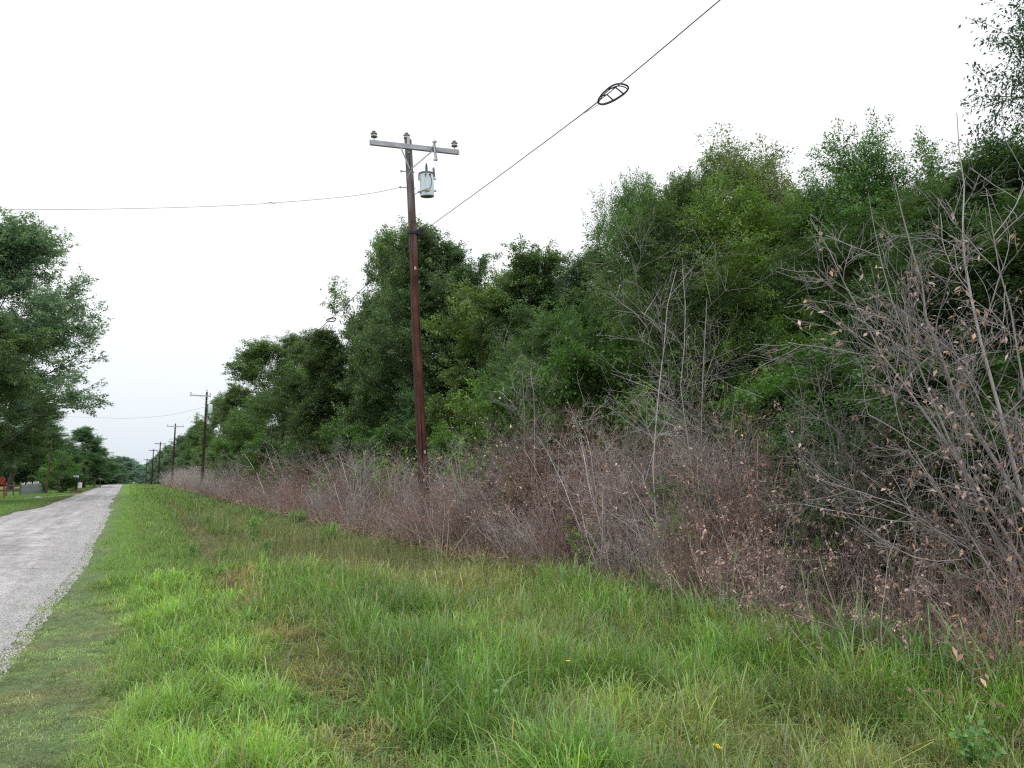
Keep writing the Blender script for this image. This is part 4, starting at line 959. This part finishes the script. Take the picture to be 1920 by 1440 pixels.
for k, (dx, dz) in enumerate(((-.09, z1-.07), (.02, z1-.06))):
    MB().lathe([(.02, 0), (.022, .03), (.012, .05)], (pxs+dx, fy-sy*.01, dz), axis=(0, sy, 0), n=10).build('terminal', M_dark, tank)
MB().tube([(pxs+.02, fy+sy*.03, z1-.06), (pxs+.04, fy+sy*.05, z1-.18), (pxs+.05, fy+sy*.045, z1-.27), (pxs+.01, fy+sy*.03, z1-.4), (pxs-.08, fy+sy*.03, z0+.13), (pxs-.22, tcy, z0+.09), (-.0, 0, z0+.05)], .008, 6).build('lead_wire', M_cable, tank)
MB().tube([(pxs-.09, fy+sy*.03, z1-.07), (pxs-.13, fy+sy*.03, z1-.2), (pxs-.1, fy+sy*.02, z0+.12)], .005, 6).build('lead_wire', M_galv, tank)
MB().box((pxs-.06, fy-sy*.004, z0+.1), (.13, .014, .045), bev=.003).build('nameplate', M_brass, tank)
MB().tube([(pxs+.01, tcy, z1+.25), (pxs+.1, tcy+sy*.05, z1+.36), (cx+.05, ya+sy*.15, zarm-.45), (cx+.02, ya+sy*.16, zarm-.31)], .0035, 5).build('jumper_wire', M_palewire, pole)
for zz_, xx_ in ((1.9, -.02), (2.6, .03), (PL-3.2, .0)):
    MB().box((xx_, sy*(np.interp(zz_, [0, PL], [.142, .088])+.006), zz_), (.05, .004, .08), bev=.001).build('tag_plate', M_galv, pole)
# side hardware
def bolt(z, L_=.13, r=.014):
    MB().tube([(-.08, 0, z), (-.1-L_, 0, z)], r, 8).lathe([(.028, 0), (.032, .012), (.032, .03), (.02, .045)], (-.1-L_, 0, z), axis=(-1, 0, 0), n=10).tube([(.08, 0, z), (.135, 0, z)], r, 6).build('side_bolt', M_galv, pole)
bolt(pl(760, 324)[2], .09); bolt(pl(758, 354)[2], .14)
MB().tube([(.03, sy*.12, zarm-.5), (-.06, sy*.12, zarm-.68), (-.11, sy*.04, zarm-.78)], .006, 6).build('ground_lead', M_galv, pole)
# cable clamp
zc = pl(780, 437)[2]
MB().lathe([(.13, -.03), (.134, -.02), (.134, .02), (.13, .03)], (.01, .0, zc), n=20).build('pole_band', M_dark, pole)
MB().box((.19, sy*.06, zc+.0), (.17, .13, .14), bev=.02).box((.2, sy*.1, zc+.08), (.1, .08, .07), bev=.01).tube([(.12, sy*.08, zc-.06), (.24, sy*.1, zc-.11)], .02, 6).build('cable_clamp', M_dark, pole)
MB().tube([(-.10, sy*.085, zc), (-.115, sy*.09, zc-1.5), (-.125, sy*.095, 1.0), (-.13, sy*.095, .3)], .007, 5).build('ground_wire', M_cable, pole)

# ------------------------------------------------------------------ wires
def world_tube(name, pts, rad, mat, n=6):
    pts = np.asarray(pts, float); o = pts[0].copy(); return MB().tube(pts-o, rad, n).build(name, mat, None, True, o)
def spline(pts, n=60):
    pts = np.asarray(pts, float); t = np.r_[0, np.cumsum(np.linalg.norm(np.diff(pts, axis=0), axis=1))]; tt_ = np.linspace(0, t[-1], n)
    from mathutils import geometry
    out = []
    for k in range(3):
        # natural-looking interpolation by cubic Hermite
        m_ = np.gradient(pts[:, k], t)
        i = np.clip(np.searchsorted(t, tt_, side='right')-1, 0, len(t)-2); h = t[i+1]-t[i]; s = (tt_-t[i])/h
        out.append((2*s**3-3*s**2+1)*pts[i, k]+(s**3-2*s**2+s)*h*m_[i]+(-2*s**3+3*s**2)*pts[i+1, k]+(s**3-s**2)*h*m_[i+1])
    return np.stack(out, -1)
clampw = pb+vx*.2+vy*sy*.12+ax*(zc)
S1 = at_X(1147, clampw[0], 170); S2 = at_X(622, clampw[0], 596)
q1 = at_X(1350, clampw[0]-.02, 0); q2 = at_X(1185, clampw[0], 135)
qa = at_X(960, clampw[0], 312)
end = q1+(q1-S1)/np.linalg.norm(q1-S1)*30; end[0] = q1[0]; end[2] = q1[2]+.5
cab = spline([end, q1, S1, qa, clampw], 70)
tag(world_tube('telephone_cable', cab, .0075, M_cable), 'dark telephone cable running from the near pole up to the top of the view', 'cable')
p2 = at_Y(383, 82.4, 775); p2[2] = 7.4
cab2 = spline([clampw, S2, np.array([6.5, 50, 7.25]), np.array([6.95, 82.4, 7.5])], 60)
tag(world_tube('telephone_cable', cab2, .011, M_cable), 'dark telephone cable running from the near pole down to the second pole', 'cable')
def snowshoe(pos, dirv, label, L_=.62, W_=.36):
    d = np.asarray(dirv, float); d /= np.linalg.norm(d); s = np.cross(d, [0, 0, 1]); s /= np.linalg.norm(s); u = np.cross(s, d)
    t = thing('cable_loop_frame', label, 'cable storage loop', pos)
    n = 40; P = []
    for k in range(n+1):
        a = 2*math.pi*k/n; xx = math.cos(a); yy = math.sin(a)
        w = W_/2*(.78+.22*xx); P.append(d*(L_/2*(abs(xx)**.85)*np.sign(xx))+s*(w*np.sign(yy)*abs(yy)**.8)-u*.06)
    MB().tube(P, .013, 8, False).build('rim', M_shoe, t, True)
    P2 = [p*np.array([1, 1, 1])*.93-u*.028 for p in P]
    MB().tube(P2, .008, 6, False).build('stored_cable', M_cable, t, True)
    for q in (-.2, .16):
        w = W_/2*(.78+.22*q*2); MB().tube([d*q*L_+s*w*.93-u*.06, d*q*L_+u*.0, d*q*L_-s*w*.93-u*.06], .011, 6).build('crossbar', M_shoe, t, True)
    e_ = np.array([0, math.copysign(1, -d[1]), 0.]); MB().tube([-d*L_*.5-u*.06, e_*(L_*.5+.42)-u*.01], .005, 5).tube([-d*L_*.5-u*.06+s*.05, e_*(L_*.5+.7)], .004, 5).build('lashing', M_palewire, t)
snowshoe(S1, (0.0, -1, .0), 'large dark oval cable storage loop hanging on the cable at top right')
snowshoe(S2, (0, 1, -.01), 'small-looking dark cable storage loop beyond the near pole, above the trees')
# service wire crossing the road to the left
w0 = pb+vx*(-.24)+ax*(pl(758, 354)[2])
W_pts = [w0, at_depth(725, 357, D0*.995), at_Y(505, 18.3, 381), at_Y(250, 19.3, 391), at_Y(0, 20.3, 392)]
W_pts = [np.asarray(p) for p in W_pts]; last = W_pts[-1]-W_pts[-2]
W_pts.append(W_pts[-1]+last*1.6+np.array([0, 0, .35]))
tag(world_tube('service_wire', spline(W_pts, 70), .0065, M_palewire), 'thin twisted service wire crossing the road from the near pole to the left', 'wire')
s1 = at_Y(510, 18.28, 380.5); o = MB().tube([(-.09, 0, 0), (.0, 0, .012), (.09, 0, 0)], [.008, .022, .008], 8).build('wire_splice', M_white, None, True, s1); tag(o, 'small pale splice on the service wire left of the near pole', 'wire splice')
wv = spline([at_Y(600, 24, 463), at_Y(400, 26, 490), at_Y(100, 28, 505), at_Y(-60, 29, 508)], 30)
tag(world_tube('overhead_wire', spline([at_Y(388, 82.2, 762), at_Y(330, 84, 776), at_Y(250, 87, 784), at_Y(180, 90, 783), at_Y(60, 94, 778)], 30), .014, M_palewire), 'thin wire crossing from the second pole to the trees on the left', 'wire')

# ------------------------------------------------------------------ distant poles
def far_pole(px, py_top, X, label, H=None, arm_off=0.0, tank=None, armw=2.4, mat=None, r=1.0):
    g = at_X(px, X, py_top); H = float(g[2]); y = float(g[1]); gz = float(ground_z(X, y)); t = thing('utility_pole', label, 'utility pole', (X, y, gz))
    Lp = H-gz
    MB().tube([(0, 0, -.2), (0, 0, Lp*.5), (0, 0, Lp)], [.16*r, .13*r, .10*r], 12).build('post', M_pole_dark, t, True)
    MB().box((arm_off, -.16*r, Lp-.45), (armw, .1*r, .13*r)).build('crossarm', M_pole_dark if r > 1.2 else M_arm, t)
    for x in (arm_off-armw/2+.1, arm_off+armw/2-.1):
        MB().tube([(x, -.16, Lp-.4), (x, -.16, Lp-.26)], .015*r, 6).lathe([(.03, 0), (.08, .02), (.05, .06), (.08, .09), (.03, .14)], (x, -.16, Lp-.28), n=10).build('insulator', M_porc, t)
    MB().tube([(0, 0, Lp), (0, 0, Lp+.1)], .015*r, 6).lathe([(.03, 0), (.08, .02), (.05, .06), (.08, .09), (.03, .14)], (0, 0, Lp+.08), n=10).build('insulator', M_porc, t)
    for s in (-1, 1): MB().tube([(s*.5+arm_off*.3, -.2, Lp-.5), (0, -.13, Lp-1.0)], .015*r, 5).build('brace', M_galv, t)
    if tank:
        o = MB().lathe([(.2, 0), (.22, .03), (.22, .85), (.2, .9), (.1, .98)], (.42, -.1, Lp-tank), n=20).build('transformer', M_tank, t, True)
        MB().lathe([(.03, 0), (.05, .06), (.02, .2)], (.42, -.1, Lp-tank+.97), n=8).build('bushing', M_porc, o)
    return t
far_pole(388, 735, 6.98, 'dark second utility pole with its crossarm offset to the left and a pale transformer', arm_off=-.62, tank=2.3, armw=2.1)
far_pole(329, 795, 6.9, 'third utility pole standing clear against the sky', r=1.15, armw=2.7)
far_pole(301, 829, 7.1, 'fourth utility pole along the road', r=1.3, armw=2.7)
far_pole(288, 842, 7.0, 'fifth utility pole along the road', r=1.4, armw=2.8)
far_pole(276, 860, 7.1, 'sixth and smallest utility pole near the vanishing point', r=1.6, armw=2.8)

# ------------------------------------------------------------------ left side furniture
M_picket = pmat('grey_weathered_picket', (.20, .22, .24), (.34, .36, .38), .85, 9, stretch=(1, 1, .3)); M_tip = pmat('white_paint', (.66, .68, .68), (.8, .8, .8), .6)
M_post = pmat('brown_fence_post', (.10, .08, .065), (.2, .16, .13), .9, 8); M_red = pmat('faded_red_paint', (.30, .035, .03), (.42, .07, .06), .6, 9)
M_brick = pmat('brown_brick', (.16, .07, .045), (.25, .12, .08), .9, 14)
fa = at_z(38, 928, 0); fb = at_z(85, 924, 0); fa[2] = fb[2] = 0
ln = np.linalg.norm(fb-fa); dv = (fb-fa)/ln; ang = math.atan2(dv[1], dv[0])
fence = thing('picket_fence', 'weathered grey picket fence with white pointed tips left of the road', 'fence', fa); fence.rotation_euler = (0, 0, ang)
npk = 20; rf_ = random.Random(3)
for k in range(npk):
    x = ln*(k+.5)/npk; h = .88*(1+rf_.uniform(-.04, .05))*(1.0+.1*k/npk); w = ln/npk*.66
    P = MB(); P.add([(x-w/2, 0, 0), (x+w/2, 0, 0), (x+w/2, .03, 0), (x-w/2, .03, 0), (x-w/2, 0, h), (x+w/2, 0, h), (x+w/2, .03, h), (x-w/2, .03, h)], [(0, 1, 5, 4), (1, 2, 6, 5), (2, 3, 7, 6), (3, 0, 4, 7), (3, 2, 1, 0)])
    pk = P.build('picket', M_picket, fence)
    z = h; Tm = MB(); Tm.add([(x-w/2, 0, z), (x+w/2, 0, z), (x+w/2, .03, z), (x-w/2, .03, z), (x, 0, z+.17), (x, .03, z+.17)], [(0, 1, 4), (1, 2, 5, 4), (2, 3, 5), (3, 0, 4, 5)])
    if rf_.random() < .75: Tm.build('tip', M_tip, pk)
for z in (.25, .68): MB().box((ln/2, .07, z), (ln, .05, .09)).build('rail', M_picket, fence)
# rail fence left of and behind the picket fence
def rail_fence(p0, p1, label, nposts, h=1.15, rails=(.45, .85), r=.06):
    p0 = np.array(p0, float); p1 = np.array(p1, float); t = thing('rail_fence', label, 'fence', p0); d = p1-p0; L_ = np.linalg.norm(d[:2]); t.rotation_euler = (0, 0, math.atan2(d[1], d[0]))
    for k in range(nposts): x = L_*k/(nposts-1); MB().tube([(x, 0, 0), (x, 0, h)], r, 7).build('post', M_post, t)
    for z in rails: MB().box((L_/2, -.05, z), (L_, .035, .09)).build('rail', M_post, t)
    return t
ra = at_z(-60, 955, 0); rb = at_z(14, 941, 0)
rail_fence(at_z(11, 930.5, 0)*[1, 1, 0], at_z(37, 928.3, 0)*[1, 1, 0], 'short brown wooden gate section between the red stand and the picket fence', 3)
rail_fence(at_z(84, 921, 0)*[1, 1, 0], at_z(150, 912, 0)*[1, 1, 0], 'dark rail fence along the pasture behind the young bright tree', 8, r=.05)
# red farm stand
g = at_z(-2, 933, 0); t = thing('red_metal_stand', 'faded red metal stand cut off at the left edge beside the gate', 'stand', (g[0], g[1], 0))
for s in (-.32, .32): MB().tube([(s, 0, 0), (s*.75, 0, 1.0)], .05, 8).build('leg', M_red, t)
MB().box((0, 0, .55), (.6, .06, .08)).build('crossbar', M_red, t)
MB().box((0, 0, 1.02), (.75, .25, .1), bev=.02).build('shelf', M_red, t)
MB().lathe([(.02, -.09), (.24, -.09), (.27, 0), (.24, .09), (.02, .09)], (.05, 0, 1.3), axis=(0, 1, 0), n=18).build('drum', M_red, t, True)
MB().tube([(.05, 0, 1.5), (.1, 0, 1.95)], [.04, .02], 8).build('handle', M_post, t)
# bare trunk among the left trees
g = at_Y(88, 80, 905); t = thing('bare_trunk', 'bare reddish brown trunk standing before the dark trees behind the fence', 'tree', (g[0], g[1], 0)); MB().tube([(0, 0, 0), (.05, 0, 2.4), (.12, 0, 5.2)], [.1, .08, .05], 10).tube([(.05, 0, 2.2), (.7, 0, 3.1)], [.06, .02], 6).build('trunk', pmat('red_bark', (.07, .04, .03), (.13, .08, .06), .9, 6), t, True)
# mailbox
g = at_z(150, 923.5, 0); mb = thing('mailbox', 'roadside mailbox on a dark post with a white box below and a brown brick base', 'mailbox', (g[0]-.35, g[1], .0)); mb.rotation_euler = (0, 0, -.3)
MB().box((0, 0, .12), (.95, .6, .24), bev=.02).build('brick_base', M_brick, mb)
MB().box((0, 0, .85), (.13, .13, 1.3)).build('post', M_dark, mb)
MB().box((.3, 0, 1.16), (.8, .1, .07)).build('arm', M_dark, mb)
p = MB(); p.box((-.12, 0, 1.44), (.42, .26, .14), bev=.02); 
p.build('box', M_dark, mb); MB().lathe([(.12, -.22), (.13, -.2), (.13, .2), (.12, .22)], (-.1, 0, 1.56), axis=(1, 0, 0), n=14).build('lid', M_white, mb)
MB().box((.32, -.02, .72), (.36, .14, .55), bev=.02).build('newspaper_box', M_white, mb)
MB().box((-.25, 0, 1.1), (.3, .2, .3), bev=.02).build('parcel_box', M_dark, mb)
g = at_Y(188, 118, 905); t = thing('mailbox', 'small far white-topped mailbox further along the left side', 'mailbox', (g[0], g[1], 0)); MB().box((0, 0, .55), (.1, .1, 1.1)).build('post', M_post, t); MB().box((0, 0, 1.2), (.62, .26, .22), bev=.05).build('box', M_tip, t)
# white stone on the lawn
g = at_z(71, 933.5, 0); o = MB().lathe([(.05, 0), (.32, .02), (.28, .12), (.12, .2), (.02, .21)], n=9).build('white_stone', M_tip, None, False, (g[0], g[1], 0)); o.scale = (.7, .4, .5); tag(o, 'small white stone lying on the mown lawn before the fence', 'stone')
# pale track over the lawn
pts = np.array([at_z(168, 925.5, 0), at_z(150, 927.5, 0), at_z(95, 931.2, 0), at_z(40, 935.5, 0), at_z(-10, 939, 0), at_z(-80, 944, 0)])[:, :2]
dd = np.gradient(pts, axis=0); dd /= np.linalg.norm(dd, axis=1)[:, None]; nn = np.c_[-dd[:, 1], dd[:, 0]]
wdt = np.array([1.0, .8, .38, .32, .42, .5])[:, None]
V = np.concatenate([np.c_[pts+nn*wdt, np.full(6, .02)], np.c_[pts-nn*wdt, np.full(6, .02)]]); F_ = np.array([[i, i+1, i+7, i+6] for i in range(5)])
tag(obj('driveway', np_mesh('driveway', V, F_, road_material(), np.tile([.40, .36, .29], (12, 1)))), 'pale worn track leaving the road across the lawn', 'driveway', kind='structure')

# far white cars
M_car = pmat('white_car_paint', (.72, .73, .75), (.8, .8, .82), .25, 3, spec=.6); M_glass = pmat('dark_glass', (.02, .025, .03), (.05, .055, .06), .1, 3, spec=.6)
def car(px, Y, z, label, rz, py=897):
    g = at_Y(px, Y, py); t = thing('parked_car', label, 'car', (g[0], g[1], z)); t.rotation_euler = (0, 0, rz)
    prof = [(-2.2, .35), (-2.25, .75), (-2.0, .95), (-1.3, 1.0), (-.7, 1.42), (.9, 1.45), (1.6, 1.05), (2.15, .95), (2.25, .6), (2.2, .35)]
    w = .88; V = [(w*(.82 if z_ > 1.2 else 1)*s, y_, z_) for s in (-1, 1) for y_, z_ in prof]; n_ = len(prof)
    m = MB(); m.add(V, [tuple(range(n_))[::-1], tuple(range(n_, 2*n_))]+[(i, (i+1) % n_, (i+1) % n_+n_, i+n_) for i in range(n_)]); m.build('body', M_car, t)
    MB().add; q = MB(); q.box((0, -1.02, 1.22), (1.3, .03, .34), np.array([[1, 0, 0], [0, .75, .66], [0, -.66, .75]])); q.build('windscreen', M_glass, t)
    for s in (-1, 1):
        MB().box((s*.83, .1, 1.2), (.03, 1.5, .28)).build('side_window', M_glass, t)
        for y_ in (-1.4, 1.4): MB().lathe([(.05, -.1), (.32, -.1), (.33, 0), (.32, .1), (.05, .1)], (s*.82, y_, .33), axis=(1, 0, 0), n=16).build('wheel', M_dark, t, True)
car(249, 330, float(ground_z(.9, 330)), 'white car far away on the right verge near the vanishing point', 0)
car(225, 400, float(ground_z(-3, 400)), 'white car far down the road just left of its centre', 0.1)

# ------------------------------------------------------------------ world, sun, camera
sc = bpy.context.scene
w = bpy.data.worlds.new('World'); sc.world = w; w.use_nodes = True; nt = w.node_tree; nt.nodes.clear(); L = nt.links.new
SUN_EL, SUN_ROT = R(58), R(200)
sky = nt.nodes.new('ShaderNodeTexSky'); sky.sky_type = 'NISHITA'; sky.sun_disc = False; sky.sun_elevation = SUN_EL; sky.sun_rotation = SUN_ROT; sky.dust_density = 4
b1 = nt.nodes.new('ShaderNodeBackground'); b1.inputs[1].default_value = .12; L(sky.outputs[0], b1.inputs[0])
b2 = nt.nodes.new('ShaderNodeBackground'); b2.inputs[1].default_value = 1.24
tc = nt.nodes.new('ShaderNodeTexCoord'); nz = nt.nodes.new('ShaderNodeTexNoise'); nz.inputs['Scale'].default_value = 1.6; nz.inputs['Detail'].default_value = 5; L(tc.outputs['Generated'], nz.inputs['Vector'])
rp = nt.nodes.new('ShaderNodeValToRGB'); rp.color_ramp.elements[0].color = (.97, .985, 1.0, 1); rp.color_ramp.elements[1].color = (1, 1, 1, 1); L(nz.outputs[0], rp.inputs[0]); 
sz_ = nt.nodes.new('ShaderNodeSeparateXYZ'); L(tc.outputs['Generated'], sz_.inputs[0])
hr = nt.nodes.new('ShaderNodeValToRGB'); hr.color_ramp.elements[0].position = .0; hr.color_ramp.elements[0].color = (.68, .745, .81, 1); hr.color_ramp.elements[1].position = .22; hr.color_ramp.elements[1].color = (1, 1, 1, 1); L(sz_.outputs[2], hr.inputs[0])
mm = nt.nodes.new('ShaderNodeMix'); mm.data_type = 'RGBA'; mm.blend_type = 'MULTIPLY'; mm.inputs[0].default_value = 1; L(rp.outputs[0], mm.inputs[6]); L(hr.outputs[0], mm.inputs[7]); L(mm.outputs[2], b2.inputs[0])
mx = nt.nodes.new('ShaderNodeMixShader'); mx.inputs[0].default_value = .86; L(b1.outputs[0], mx.inputs[1]); L(b2.outputs[0], mx.inputs[2])
out = nt.nodes.new('ShaderNodeOutputWorld'); L(mx.outputs[0], out.inputs[0])
sl = bpy.data.lights.new('sun', 'SUN'); sl.energy = 1.1; sl.angle = R(40); sl.color = (1, .98, .95)
so = bpy.data.objects.new('sun', sl); col.objects.link(so)
# light comes from behind and left of the camera
az = R(200); d = Vector((math.sin(az)*math.cos(SUN_EL), math.cos(az)*math.cos(SUN_EL), math.sin(SUN_EL))); so.rotation_euler = d.to_track_quat('Z', 'Y').to_euler()
cam = bpy.data.cameras.new('camera'); co = bpy.data.objects.new('camera', cam); col.objects.link(co)
cam.sensor_width = 36; cam.lens = 36*F/1920; cam.clip_end = 3000; cam.clip_start = .05
co.location = CAM; co.rotation_euler = (R(90)+PITCH, 0, -YAW); sc.camera = co
sc.view_settings.view_transform = 'Standard'; sc.view_settings.look = 'None'; sc.view_settings.exposure = 0
sc.render.engine = 'CYCLES'; cy = sc.cycles
cy.max_bounces = 5; cy.diffuse_bounces = 3; cy.glossy_bounces = 2; cy.transmission_bounces = 3; cy.transparent_max_bounces = 4
cy.use_denoising = False; cy.filter_width = 1.25
try: cy.denoiser = 'OPENIMAGEDENOISE'; cy.denoising_prefilter = 'ACCURATE'
except Exception: pass
cy.use_adaptive_sampling = False; cy.sample_clamp_indirect = 4
sc.render.film_transparent = False
